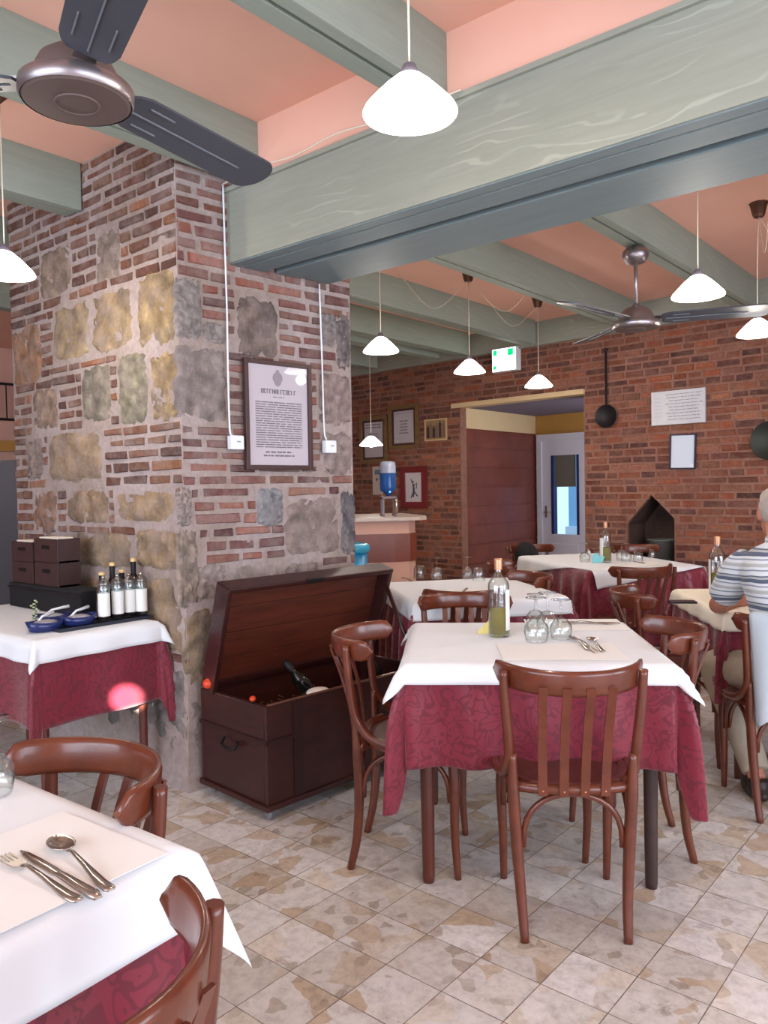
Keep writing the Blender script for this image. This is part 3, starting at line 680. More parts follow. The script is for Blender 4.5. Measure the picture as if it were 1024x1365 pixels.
# ------------------------------------------------------------------ tables and cloths
def make_table(x, y, rot, hx, hy, label, leg=.022, legmats=None, inset=.055):
    t = thing('dining_table', label, 'table', (x, y, 0), R(rot), 'dining tables under red and white cloths')
    MB().box2((-hx, -hy, .735), (hx, hy, .762), bev=.006).build('tabletop', M_LEG, t)
    MB().box2((-hx+inset, -hy+inset, .66), (hx-inset, -hy+inset+.02, .735)).box2((-hx+inset, hy-inset-.02, .66), (hx-inset, hy-inset, .735)).box2((-hx+inset, -hy+inset, .66), (-hx+inset+.02, hy-inset, .735)).box2((hx-inset-.02, -hy+inset, .66), (hx-inset, hy-inset, .735)).build('apron', M_LEG, t)
    k = 0
    for sx in (-1, 1):
        for sy in (-1, 1):
            MB().lathe([(leg*.82, 0), (leg*.9, .02), (leg, .3), (leg*1.08, .66), (leg*1.08, .735)], (sx*(hx-inset-.01), sy*(hy-inset-.01), 0), 14, cap=True).build('leg', (legmats[k] if legmats else M_LEG), t); k += 1
    return t
def drape(name, x, y, rot, hx, hy, L, z0, label, cat, mat, group, crot=0.0, cx=0, cy=0, Ly=None, flare=0.3, a=0.06, amp=0.012, waves=5, seed=1, n=72, chx=None, chy=None, zmin=0.02, thick=0.0016, soft=0.012, tip=0.0, sat=None, rmax=9.0):
    """a square cloth laid over a table: what overhangs the edges falls, the corners fall in outward folds"""
    chx = chx if chx is not None else hx+L; chy = chy if chy is not None else hy+(Ly if Ly is not None else L)
    rg = random.Random(seed); ph = [rg.uniform(0, 6.28) for _ in range(6)]; P = []
    cr, sr = math.cos(R(crot)), math.sin(R(crot)); nx = n; ny = n
    for i in range(nx+1):
        row = []
        for j in range(ny+1):
            p, q = (i/nx*2-1)*chx, (j/ny*2-1)*chy
            px, py = cx+p*cr-q*sr, cy+p*sr+q*cr
            qx, qy = max(-hx, min(hx, px)), max(-hy, min(hy, py)); ex, ey = px-qx, py-qy; r = math.hypot(ex, ey)
            if r < 1e-6:
                row.append((px, py, z0+0.0012*noise.noise(Vector((px*5, py*5, seed))))); continue
            th = math.atan2(abs(ey), abs(ex)); dx, dy = ex/r, ey/r
            s2 = math.sin(2*th)**2; r = min(r*(1+tip*s2), rmax)
            spread = r*(a+flare*s2) if sat is None else r*a+sat*s2*(1-math.exp(-r/.13))
            w = math.sin((py if abs(ex) > abs(ey) else px)*waves*2*math.pi/(2*max(hx, hy))+ph[0]+ (ph[1] if ex > 0 else ph[2]) + (ph[3] if ey > 0 else ph[4]))
            lim = min(r, 0.2)/0.2
            out = soft*min(1, r/0.03)+spread+amp*w*lim*(1-s2)+amp*(0.8 if sat is None else 1.3)*s2*math.sin((6 if sat is None else 9)*th+ph[5])*lim
            drop = math.sqrt(max(0, r*r-spread**2))
            z = z0-max(0, drop-soft*0.5*(1-math.exp(-r/0.02)))
            row.append((qx+dx*out, qy+dy*out, max(zmin, z)))
        P.append(row)
    o = grid_mesh(name, P, mat, thick=thick); o.location = (x, y, 0); o.rotation_euler = (0, 0, R(rot))
    return tag(o, label, cat, group)
GR, GW = 'bordeaux damask undercloths', 'white table covers over the red cloths'
T1 = (-1.50, 2.62, 35)
make_table(*T1, .43, .39, 'central dining table with round brown legs under the bordeaux cloth', leg=.0235, legmats=[M_LEG, M_LEG, M_LEG2, M_LEG], inset=.045)
drape('tablecloth', *T1, .435, .395, .345, .766, 'bordeaux damask cloth hanging low at the corners of the central table', 'tablecloth', M_RED, GR, a=.05, amp=.018, waves=4, seed=3, n=130, tip=.34, sat=.060, rmax=.49)
drape('table_cover', *T1, .441, .401, .072, .771, 'white cover with pointed corners on the central table', 'table cover', M_WHITE, GW, flare=.40, a=.16, amp=.006, waves=2, seed=5, soft=.018, tip=.50)
T2 = (-2.55, 3.77, 51)
make_table(*T2, .40, .45, 'middle dining table between the open chest and the passage')
drape('tablecloth', *T2, .405, .455, .55, .766, 'bordeaux cloth of the middle table by the chest, hanging in long folds', 'tablecloth', M_RED, GR, a=.05, amp=.022, waves=5, seed=8, n=100, sat=.07)
drape('table_cover', *T2, .411, .461, .10, .771, 'white cover on the middle table beside the open chest', 'table cover', M_WHITE, GW, flare=.12, a=.10, amp=.005, waves=2, seed=6, soft=.018, tip=-.18)
T3 = (-2.60, 5.74, 51)
make_table(*T3, .43, .62, 'long dining table near the back wall and the niche')
drape('tablecloth', *T3, .435, .625, .55, .766, 'bordeaux cloth of the long table near the niche', 'tablecloth', M_RED, GR, a=.05, amp=.02, waves=6, seed=9, n=100, sat=.07)
drape('table_cover', *T3, .441, .631, .10, .771, 'white cover laid askew with a drooping tip on the long table near the niche', 'table cover', M_WHITE, GW, crot=9, chx=.50, chy=.70, flare=.35, a=.12, seed=10, soft=.018)
T4 = (-.93, 4.28, 34)
make_table(*T4, .46, .42, 'dining table of the seated man at the right edge')
drape('tablecloth', *T4, .465, .425, .34, .766, 'bordeaux cloth of the table where the man sits', 'tablecloth', M_RED, GR, a=.05, amp=.015, waves=5, seed=12, sat=.05, rmax=.40)
drape('table_cover', *T4, .471, .431, .085, .771, 'cream white cover under the elbow of the seated man', 'table cover', M_CREAMCLOTH, GW, flare=.12, a=.12, seed=13, soft=.018, tip=-.25)
T5 = (-3.70, 1.775, 1)
make_table(*T5, .58, .275, 'small side table with bottles against the left face of the pillar', leg=.019, inset=.03)
drape('tablecloth', *T5, .585, .280, .36, .766, 'bordeaux cloth of the side table that carries the bottles', 'tablecloth', M_RED, GR, a=.04, amp=.010, waves=3, seed=15, n=90, tip=.25, sat=.05, rmax=.47)
drape('table_cover', *T5, .591, .286, .10, .771, 'white cover on the side table that carries the bottles', 'table cover', M_WHITE, GW, flare=.30, a=.10, seed=16, soft=.02)
T6 = (-1.56, .30, 3)
make_table(*T6, .47, .42, 'foreground dining table in the lower left corner')
drape('tablecloth', *T6, .475, .425, .45, .766, 'bordeaux cloth hanging below the foreground table', 'tablecloth', M_RED, GR, flare=.08, a=.04, amp=.014, waves=5, seed=18, n=90)
drape('table_cover', *T6, .481, .431, .138, .771, 'white cover with long pointed corner on the foreground table', 'table cover', M_WHITE, GW, flare=.28, a=.08, amp=.004, waves=2, seed=20, soft=.03, n=90, tip=.28)
# ------------------------------------------------------------------ hanging lamps
def make_lamp(x, y, zr, label, canopy=None, energy=9, name='pendant_lamp'):
    t = thing(name, label, 'lamp', (x, y, zr), 0, 'opal glass pendant lamps')
    out = [(.022, .098), (.034, .092), (.060, .070), (.090, .040), (.114, .014), (.120, .002), (.117, -.002)]
    inn = [(.114, .002), (.109, .013), (.086, .037), (.057, .066), (.030, .088), (.020, .094)]
    MB().lathe(out+inn, n=36).build('lamp_shade', M_SHADE, t)
    MB().lathe([(.006, .128), (.016, .122), (.022, .108), (.026, .096), (.018, .09)], n=16, cap=True).build('socket', pbr_cache('grey_socket', srgb(110, 100, 108)), t)
    MB().sphere((0, 0, .018), .030, (1, 1, 1.15), n=8).build('bulb', M_BULB, t)
    top = CEIL-zr
    if canopy is None:
        MB().tube([(0, 0, .12), (0, 0, top)], .0028, n=6).build('cord', M_CORD, t)
        MB().lathe([(.03, top), (.032, top-.01), (.012, top-.03), (.004, top-.04)], n=14, cap=True).build('canopy', M_BROWNP, t)
    else:
        cx, cy, loops = canopy
        MB().tube([(0, 0, .12), (0, 0, top-.07)] if abs(cx)+abs(cy) < .01 else smooth_curve([(0, 0, .12), (cx*.1, cy*.1, top*.6), (cx, cy, top-.08)], 5), .0026, n=6).build('cord', M_CORD, t)
        MB().lathe([(.055, top), (.055, top-.006), (.050, top-.012), (.036, top-.072), (.030, top-.085)], (cx, cy, 0), 9, cap=True, smooth=False).build('canopy', M_BROWNP, t)
        for (lx, ly, sag) in loops:
            MB().tube(smooth_curve([(cx, cy, top-.08), (cx+lx*.5, cy+ly*.5, top-sag), (cx+lx, cy+ly, top-.002)], 8), .002, n=5).build('cord', M_CORD, t)
    l = bpy.data.lights.new('lamp_light', 'POINT'); l.energy = energy; l.color = (1.0, 0.91, 0.80); l.shadow_soft_size = .035
    lo = bpy.data.objects.new('lamp_light', l); C.objects.link(lo); lo.parent = t; lo.location = (0, 0, -.055)
    return t
_pc = {}
def pbr_cache(n, c, **k):
    if n not in _pc: _pc[n] = pbr(n, c, **k)
    return _pc[n]
make_lamp(-1.223, 1.588, 2.300, 'lit opal glass lamp nearest the viewer, hanging before the main beam', energy=9)
make_lamp(-3.355, 1.540, 2.290, 'lit opal glass lamp cut by the left edge in front of the pillar', energy=9)
make_lamp(-1.240, 3.800, 2.235, 'lit opal glass lamp just beyond the main beam, above the seated man side', energy=9)
make_lamp(-1.325, 5.135, 2.250, 'lit opal glass lamp at the right edge under a brown canopy', (0.01, .0, [(.25, .5, .32), (.18, -.45, .36)]), energy=9)
make_lamp(-3.378, 4.024, 2.270, 'lit opal glass lamp right beside the pillar above the middle table', (0.0, .0, [(.4, .35, .3)]) if 0 else None, energy=9)
make_lamp(-3.340, 5.024, 2.230, 'lit opal glass lamp under the brown canopy left of the exit sign', (-.08, .12, [(-.45, -.30, .28), (.5, .30, .33)]), energy=9)
make_lamp(-3.335, 6.085, 2.215, 'lit opal glass lamp farthest back, in front of the passage lintel', (-.12, .22, [(-.35, -.30, .25)]), energy=9)
make_lamp(-5.303, 6.133, 1.805, 'lit opal glass lamp hanging low over the bar counter', energy=8)

# ------------------------------------------------------------------ ceiling fans
def make_fan(x, y, zh, ztop, angs, label, scale=1.0):
    t = thing('ceiling_fan', label, 'fan', (x, y, zh), 0, 'ceiling fans')
    MB().lathe([(.0, -.024), (.05, -.024), (.052, -.026), (.055, -.026), (.057, -.023), (.124, -.021), (.132, -.016)], n=40, smooth=False).build('hub_plate', M_FAN_B, t)
    MB().lathe([(.134, -.018), (.140, -.010), (.140, .016), (.134, .022), (.112, .026), (.100, .030)], n=40).build('hub_ring', M_CHROME, t)
    MB().lathe([(.108, .026), (.104, .050), (.088, .082), (.060, .104), (.026, .116), (.016, .128)], n=32).build('motor_dome', M_FAN_B if zh > 2.35 else M_CHROME, t)
    MB().tube([(0, 0, .11), (0, 0, ztop-zh)], .011, n=12).build('rod', M_CHROME, t)
    MB().lathe([(.018, ztop-zh-.11), (.055, ztop-zh-.10), (.078, ztop-zh-.06), (.074, ztop-zh-.03), (.05, ztop-zh-.004), (.03, ztop-zh)], n=24, cap=True).build('canopy', M_CHROME, t)
    for a in angs:
        M = Matrix.Rotation(R(a), 4, 'Z') @ Matrix.Translation((0, 0, .034)) @ Matrix.Rotation(R(-13), 4, 'X')
        mb = MB(); pts = [(.145, -.046), (.165, -.060), (.20, -.070), (.66, -.078)]+[(.685+.062*math.cos(R(q)), .078*math.sin(R(q))) for q in range(-80, 81, 16)]+[(.66, .078), (.20, .070), (.165, .060), (.145, .046)]
        mb.prism(pts, -.004, .004, M=M); bl = mb.build('blade', M_FAN_D, t)
        mb = MB(); mb.mi = 0
        for q, a0, a1 in ((0, .17, .62), (-.042, .21, .30), (.042, .21, .30)): mb.box2((a0, q-.002, -.008), (a1, q+.002, -.004), M=M)
        mb.build('blade_rib', pbr_cache('light_blade_rib', srgb(104, 108, 116), rough=.4), bl)
        mb = MB().prism([(.07, -.03), (.14, -.025), (.20, -.035), (.21, 0), (.20, .035), (.14, .025), (.07, .03)], .004, .010, M=M)
        mb.build('blade_arm', M_CHROME, bl)
    return t
make_fan(-1.886, 1.062, 2.374, 2.79, (100, -20, 220), 'ceiling fan with dark grey blades close overhead at the upper left')
make_fan(-1.880, 4.640, 2.315, 2.79, (22, 142, 262), 'metal ceiling fan hanging on a long rod in the far room')

# ------------------------------------------------------------------ cables and boxes on the pillar
def P(s, z, out=0.0): return PC+RD*s+RN*out+Vector((0, 0, z))
for nm, s, z, za, lab in (('junction_box', .262, 1.588, 2.43, 'white cable box left of the framed notice on the pillar'), ('junction_box', .835, 1.582, 2.43, 'white cable box right of the framed notice on the pillar')):
    t = thing(nm, lab, 'socket', P(s, z, .02), math.pi/2-ANG-math.pi/2, 'cable boxes on the pillar')
    MB().box((.018, 0, 0), (.036, .072, .066), bev=.006).build('box_cover', M_WHITEP, t)
    MB().box((.037, .005, .004), (.004, .02, .006)).build('rocker', pbr_cache('grey_mark', srgb(150, 150, 156)), t)
cp = [P(.245, 1.62, .03), P(.238, 1.66, .026), P(.236, 1.9, .026), P(.238, 2.2, .026), P(.235, 2.5, .026), P(.233, 2.78, .026)]
tag(MB().tube(smooth_curve(cp, 5), .0045, n=6).build('cable', M_WHITEP), 'white cable running down the pillar to the left box', 'cable')
cp = [P(.822, 1.62, .03), P(.812, 1.68, .026), P(.808, 2.0, .026), P(.800, 2.42, .026)]
tag(MB().tube(smooth_curve(cp, 5), .0045, n=6).build('cable', M_WHITEP), 'white cable running down the pillar to the right box', 'cable')
cp = [(-2.93, 2.36, 2.785), (-2.70, 2.355, 2.80), (-2.45, 2.36, 2.782), (-2.2, 2.36, 2.80), (-1.95, 2.37, 2.785), (-1.6, 2.38, 2.782)]
tag(MB().tube(smooth_curve(cp, 6), .0038, n=6).build('cable', M_CORD), 'thin loose cable lying along the top of the main beam', 'cable')

# ------------------------------------------------------------------ pictures and signs
def dashes(mb, x0, x1, z0, z1, rows, y, seed, h=None, centre=False, wmin=.01, wmax=.03, xf=lambda x, y, z: (x, y, z)):
    rg = random.Random(seed); dz = (z1-z0)/rows; h = h or dz*.42
    for r in range(rows):
        z = z1-(r+.5)*dz; a, b = x0, x1
        if centre: k = rg.uniform(.0, .3)*(x1-x0)/2; a += k; b -= k
        x = a
        while x < b:
            wd = min(rg.uniform(wmin, wmax), b-x); mb.box2((x, y-.0012, z-h/2), (x+wd, y, z+h/2)); x += wd+rg.uniform(.004, .009)
def framed(name, label, cat, mw, wd, ht, fw, fmat, pmat, depth=.022, glass=True, group=None, mat_in=0, matmat=None):
    """local x across, z up, -y outwards; origin at the lower left corner"""
    t = bpy.data.objects.new(name, None); C.objects.link(t); t.matrix_world = mw; tag(t, label, cat, group)
    mb = MB().box2((0, -depth, 0), (fw, 0, ht), bev=.003).box2((wd-fw, -depth, 0), (wd, 0, ht), bev=.003).box2((fw, -depth, 0), (wd-fw, 0, fw), bev=.003).box2((fw, -depth, ht-fw), (wd-fw, 0, ht), bev=.003)
    mb.build('frame', fmat, t)
    if mat_in:
        a = fw; b = fw+mat_in
        MB().box2((a, -depth*.6, a), (b, 0, ht-a)).box2((wd-b, -depth*.6, a), (wd-a, 0, ht-a)).box2((b, -depth*.6, a), (wd-b, 0, b)).box2((b, -depth*.6, ht-b), (wd-b, 0, ht-a)).build('inner_mat', matmat, t)
    pic = MB().box2((fw, -depth*.35, fw), (wd-fw, -.001, ht-fw)).build('print', pmat, t)
    if glass: MB().box2((fw, -depth*.72, fw), (wd-fw, -depth*.72+.0015, ht-fw)).build('glass', M_PANE, t)
    return t, pic
def wmat(s, z, out=0.008, tilt=0): return Matrix.Translation(W(s, z, out)) @ Matrix.Rotation(-AW, 4, 'Z') @ Matrix.Rotation(tilt, 4, 'Y')
# notice on the pillar: x along the face, outwards = RN
nm_ = Matrix((( RD.x, -RN.x, 0, 0), (RD.y, -RN.y, 0, 0), (0, 0, 1, 0), (0, 0, 0, 1)))
nm_.translation = P(.318, 1.462, .022)
M_NOTICE = pbr('aged_notice_paper', srgb(196, 184, 190), 0.7)
t, pic = framed('framed_notice', 'large brown framed printed notice with a crest hanging on the pillar', 'picture', nm_, .405, .532, .022, M_DKFRAME, M_NOTICE)
mb = MB(); y = -.0085
dashes(mb, .065, .345, .105, .335, 20, y, 4, wmin=.02, wmax=.07)
dashes(mb, .10, .30, .06, .095, 2, y, 5, centre=True)
dashes(mb, .17, .24, .352, .360, 1, y, 6)
x = .10
rg = random.Random(9)
while x < .31:          # the bold heading: upright and crossing strokes like serif capitals
    k = rg.choice('IHTOE'); mb.box2((x, y-.0014, .372), (x+.0035, y, .394))
    if k in 'HO': mb.box2((x+.010, y-.0014, .372), (x+.0135, y, .394))
    if k in 'TEO': mb.box2((x, y-.0014, .391), (x+.013, y, .394))
    if k in 'EO': mb.box2((x, y-.0014, .372), (x+.012, y, .375))
    if k == 'H': mb.box2((x, y-.0014, .382), (x+.013, y, .385))
    x += .0165
mb.build('lettering', M_INK, pic)
mb = MB().prism([(.200+.030*math.cos(a)*(1 if math.sin(a) > -.2 else .8), .445+.036*math.sin(a)) for a in [2*math.pi*i/20 for i in range(20)]], 0, .001, M=Matrix(((1, 0, 0, 0), (0, 0, -1, y), (0, 1, 0, 0), (0, 0, 0, 1))))
mb.box2((.192, y-.0015, .478), (.208, y, .490)); mb.build('crest', pbr_cache('faded_crest', srgb(150, 138, 146)), pic)
# back wall
t, pic = framed('framed_certificate', 'gilt framed certificate, lower left of the two on the brick wall', 'picture', wmat(-3.15, 1.675), .485, .59, .05, M_GOLD, pbr_cache('pale_document', srgb(186, 178, 184)), .03, group='gilt framed certificates', mat_in=.028, matmat=M_DKFRAME)
mb = MB(); dashes(mb, .10, .38, .43, .50, 2, -.0115, 2, wmin=.03, wmax=.08); dashes(mb, .14, .34, .2, .38, 6, -.0115, 3, centre=True); mb.build('lettering', M_INK, pic)
t, pic = framed('framed_certificate', 'gilt framed certificate hung higher, beside the group photograph', 'picture', wmat(-2.635, 1.825), .49, .54, .05, M_GOLD, pbr_cache('pale_document', srgb(186, 178, 184)), .03, group='gilt framed certificates', mat_in=.028, matmat=M_DKFRAME)
mb = MB(); dashes(mb, .10, .39, .42, .45, 1, -.0115, 7, h=.006, wmin=.03, wmax=.08); dashes(mb, .17, .32, .18, .36, 5, -.0115, 8, centre=True); mb.build('lettering', M_INK, pic)
t, pic = framed('group_photograph', 'small sepia photograph of a group of people in a thin pale frame', 'picture', wmat(-2.058, 1.905), .338, .25, .014, pbr_cache('pale_gold_frame', srgb(206, 176, 130)), pbr_cache('sepia_photo', srgb(150, 122, 88)), .015, glass=False)
mb = MB()
for k, (x, h) in enumerate(((.05, .13), (.095, .16), (.14, .12), (.185, .15), (.235, .17), (.285, .16))):
    mb.mi = k % 2; mb.box2((x-.018, -.0075, .03), (x+.018, -.005, .03+h), bev=.006); mb.box2((x-.008, -.0075, .03+h), (x+.008, -.005, .055+h), bev=.003)
mb.build('figures', [pbr_cache('photo_dark', srgb(62, 48, 44)), pbr_cache('photo_mid', srgb(124, 96, 82))], pic)
t, pic = framed('framed_drawing', 'dark red framed ink drawing of a leaping figure', 'picture', wmat(-2.455, 1.12), .42, .498, .075, M_REDFRAME, pbr_cache('drawing_paper', srgb(206, 198, 200)), .028)
mb = MB().tube([(.20, -.013, .13), (.21, -.013, .22), (.20, -.013, .29)], [.012, .02, .014], n=6).tube([(.20, -.013, .28), (.16, -.013, .35)], .007, n=5).tube([(.21, -.013, .27), (.26, -.013, .30), (.25, -.013, .23)], .008, n=5).tube([(.205, -.013, .20), (.16, -.013, .12)], .009, n=5).tube([(.21, -.013, .20), (.27, -.013, .14)], .009, n=5).sphere((.20, -.013, .315), .013, n=5)
for v in mb.bm.verts: v.co.y = -.0105+(v.co.y+.013)*.05
mb.build('ink_figure', pbr_cache('ink_black', srgb(70, 66, 74)), pic)
t = bpy.data.objects.new('price_sheet', None); C.objects.link(t); t.matrix_world = wmat(-2.948, 1.285); tag(t, 'narrow pale sheet pinned under the lower certificate', 'poster')
MB().box2((0, -.004, 0), (.175, 0, .352)).build('paper', pbr_cache('beige_sheet', srgb(190, 176, 164)), t)
MB().box2((.04, -.006, .25), (.13, -.004, .31)).build('blue_emblem', pbr_cache('grey_blue_print', srgb(92, 124, 134)), t)
MB().sphere((.075, -.004, .19), .02, (1, .1, 1), n=5).build('seal', pbr_cache('brown_print', srgb(120, 96, 84)), t)
# marble plaque with cut lettering
t = bpy.data.objects.new('marble_plaque', None); C.objects.link(t); t.matrix_world = wmat(.745, 1.892, .01); tag(t, 'white marble plaque with faint engraved lettering on the brick wall', 'plaque')
MB().box2((0, -.022, 0), (.497, 0, .306), bev=.003).build('slab', M_MARBLE, t)
mb = MB(); dashes(mb, .13, .48, .03, .285, 9, -.0215, 21, h=.006, centre=True, wmin=.008, wmax=.05); mb.build('lettering', pbr_cache('faded_letter', srgb(128, 122, 134)), t)
mb = MB(); dashes(mb, .03, .10, .06, .26, 6, -.022, 15, h=.008); mb.build('side_ornament', pbr_cache('faded_ornament', srgb(186, 172, 176)), t)
t, pic = framed('framed_sheet', 'small dark framed blank white sheet under the marble plaque', 'picture', wmat(.905, 1.488, .008, R(1.6)), .242, .318, .014, pbr_cache('navy_frame', srgb(52, 44, 62)), pbr_cache('blank_sheet', srgb(206, 214, 226)), .018, glass=False)
MB().box2((.195, -.008, .02), (.222, -.006, .05)).build('corner_label', M_WHITEP, pic)
# pans
def pan(s, z, r, hl, label, dark):
    t = bpy.data.objects.new('frying_pan', None); C.objects.link(t); t.matrix_world = wmat(s, z, .012); tag(t, label, 'pan', 'iron pans hung on the brick wall')
    MX = Matrix.Rotation(R(90), 4, 'X')
    MB().lathe([(0, .0), (r*.82, .0), (r, .038), (r*.975, .038), (r*.80, .006), (0, .006)], n=30, M=MX).build('pan_bowl', dark, t)
    mb = MB().box2((-.011, -.034, r*.9), (.011, -.026, r*.9+hl), bev=.003); mb.lathe([(.012, -.004), (.020, -.004), (.020, .004), (.012, .004), (.012, -.004)], n=16, M=Matrix.Translation((0, -.03, r*.9+hl+.014)) @ MX)
    mb.build('handle', dark, t)
pan(.295, 2.015, .112, .52, 'long handled black iron pan on the wall right of the passage', M_BLACK)
pan(1.79, 1.70, .165, .34, 'large black pan cut by the right edge on the brick wall', pbr_cache('greenish_iron', srgb(48, 50, 44), rough=.5, metal=.5))
# niche pot
t = bpy.data.objects.new('ash_bucket', None); C.objects.link(t); t.matrix_world = wmat(.745, .55, -.20); tag(t, 'grey metal bucket standing inside the gabled brick niche', 'bucket')
MB().lathe([(.0, .0), (.105, .0), (.140, .27), (.150, .275), (.150, .285), (.134, .285), (.10, .01)], n=28).build('pail', pbr_cache('dull_grey_metal', srgb(112, 112, 108), rough=.5, metal=.3), t)
MB().tube([(.145*math.cos(a), -.02, .27-.10*math.sin(a)*1.0) for a in [math.pi*i/12 for i in range(13)]], .004, n=5).build('bail', M_BLACK, t)
# exit sign
t = bpy.data.objects.new('exit_sign', None); C.objects.link(t); t.matrix_world = wmat(-1.0, 2.583, .10); tag(t, 'lit green and white emergency exit sign on the fascia', 'sign')
M_EXW = pbr('lit_white_sign', (.9, 1, .95, 1), .3, emit=(.86, 1.0, .93, 1), es=2.6); M_EXG = pbr('lit_green_sign', (0, .4, .15, 1), .3, emit=(0.0, .50, .16, 1), es=1.0)
MB().box2((-.006, 0, -.006), (.301, .09, .236), bev=.004).build('housing', M_WHITEP, t)
MB().box2((0, -.004, 0), (.295, 0, .23)).build('lit_panel', M_EXW, t)
for a_, b_ in (((.012, .165), (.06, .222)), ((.20, .15), (.27, .222)), ((.012, .02), (.05, .06))): MB().box2((a_[0], -.006, a_[1]), (b_[0], -.004, b_[1])).build('green_field', M_EXG, t)
mb = MB().tube([(.135, -.005, .10), (.15, -.005, .155)], .011, n=5).sphere((.16, -.005, .178), .013, n=5).tube([(.135, -.005, .10), (.115, -.005, .05), (.09, -.005, .045)], .007, n=5).tube([(.137, -.005, .10), (.165, -.005, .075), (.165, -.005, .03)], .007, n=5).tube([(.148, -.005, .148), (.115, -.005, .13)], .006, n=5).tube([(.15, -.005, .148), (.18, -.005, .125)], .006, n=5)
for v in mb.bm.verts: v.co.y = -.005+(v.co.y+.005)*.06
mb.build('running_figure', pbr('lit_pale_green', (.5, .9, .7, 1), .3, emit=(.55, .95, .75, 1), es=2.0), t)

# ------------------------------------------------------------------ bar counter, water dispenser, bin
cpts = [(-5.35, 3.80), (-4.20, 5.13), (-4.135, 5.25), (-4.15, 5.36), (-4.28, 5.52), (-4.85, 5.95), (-6.0, 4.60)]
t = thing('bar_counter', 'pink bar counter with a brown tiled band behind the pillar', 'counter')
MB().prism(cpts, 0, 1.085).build('body', pbr_cache('salmon_pink_counter', srgb(206, 160, 142)), t)
cx, cy = -4.8, 4.9
def grow(k): return [(x+(x-cx)/math.hypot(x-cx, y-cy)*k, y+(y-cy)/math.hypot(x-cx, y-cy)*k) for x, y in cpts]
MB().prism(grow(.012), .735, .975).build('tile_band', grained('brown_tile_band', srgb(128, 66, 48), srgb(112, 56, 42), (3, 3, 3), 3, .3), t)
MB().prism(grow(.10), 1.085, 1.115).build('worktop', pbr_cache('cream_stone_top', srgb(190, 170, 156), rough=.3), t)
t = thing('water_dispenser', 'blue water jug upside down on its small stand on the bar counter', 'dispenser', (-4.43, 5.34, 1.115), R(50))
MB().box2((-.07, -.065, .15), (.07, .065, .18), bev=.006).box2((-.065, -.06, 0), (-.045, -.04, .15)).box2((.045, -.06, 0), (.065, -.04, .15)).box2((-.065, .04, 0), (-.045, .06, .15)).box2((.045, .04, 0), (.065, .06, .15)).build('stand', M_LEG, t)
MB().lathe([(.02, .18), (.03, .20), (.068, .225), (.072, .25), (.070, .27), (.073, .29), (.070, .31), (.073, .33), (.072, .38)], n=24, cap=True).build('water_jug', M_WATER, t)
MB().lathe([(.072, .38), (.073, .44), (.066, .475), (.03, .485), (.0, .485)], n=24).build('jug_base', pbr_cache('pale_clear_plastic', srgb(170, 176, 196), rough=.15), t)
MB().lathe([(.012, 0), (.012, .02), (.02, .03), (.02, .13), (.012, .14)], (.055, -.08, .02), 12, cap=True).build('tap', M_STEEL, t)
t = thing('liqueur_bottle', 'dark bottle on the bar counter right against the pillar edge', 'bottle', (-4.62, 4.80, 1.115))
MB().lathe([(.033, 0), (.035, .01), (.035, .15), (.012, .20), (.012, .26), (.014, .262), (.014, .275)], n=16, cap=True).build('glass_body', M_OILD, t)
MB().lathe([(.0355, .04), (.0355, .11)], n=16).build('label', M_GOLD, t)
t = thing('waste_bin', 'turquoise blue plastic bin standing behind the open chest', 'bin', (-3.86, 4.19, 0))
MB().lathe([(.0, .004), (.105, .004), (.108, .0), (.112, .02), (.138, .93), (.132, .93), (.108, .03), (.0, .02)], n=32).build('bin_body', M_TEAL, t)
MB().lathe([(.138, .90), (.152, .905), (.156, .93), (.152, .955), (.130, .965), (.128, .93)], n=32).build('bin_rim', pbr_cache('light_turquoise', srgb(60, 160, 190), rough=.35), t)

# ------------------------------------------------------------------ open chest
CW, CL, CDp = 0.485, 1.0, 0.0
ct = thing('wooden_chest', 'open dark mahogany chest on castors against the pillar', 'chest', (-2.905, 2.150, 0), R(-4.5))
# local x: from the pillar outwards, y: along the pillar
H0, H1 = .055, .475
mb = MB().box2((0.02, 0.02, H0), (CW-.02, CL-.02, H0+.02)); mb.build('bottom_board', M_CHESTIN, ct)
MB().box2((CW-.022, 0, H0), (CW, CL, H1), bev=.004).build('front_panel', M_CHEST, ct)
MB().box2((0, 0, H0), (.022, CL, H1), bev=.004).build('rear_panel', M_CHEST, ct)
MB().box2((.022, 0, H0), (CW-.022, .022, H1), bev=.004).build('side_panel', M_CHESTX, ct)
MB().box2((.022, CL-.022, H0), (CW-.022, CL, H1), bev=.004).build('side_panel', M_CHESTX, ct)
mb = MB().box2((-.008, -.012, H0-.012), (CW+.012, CL+.012, H0+.012), bev=.004); mb.build('plinth', M_CHEST, ct)
M_STRAP = pbr_cache('darkened_iron_strap', srgb(44, 18, 16), rough=.45)
MB().box2((-.004, -.006, .318), (CW+.006, -.0, .334)).box2((CW, -.006, .318), (CW+.006, .14, .334)).build('strap', M_STRAP, ct)
for a_ in (.14, .62): MB().box2((CW, a_, H0), (CW+.005, a_+.05, H1)).build('strap', M_STRAP, ct)
MB().tube([(.20, -.012, .30), (.20, -.03, .27), (.25, -.035, .262), (.30, -.03, .27), (.30, -.012, .30)], .007, n=6).build('side_handle', M_BLACK, ct)
MB().box2((CW-.02, .02, H1), (CW-.006, CL-.02, H1+.004)).build('edge_strip', pbr_cache('worn_brass_edge', srgb(150, 110, 90), rough=.3, metal=.6), ct)
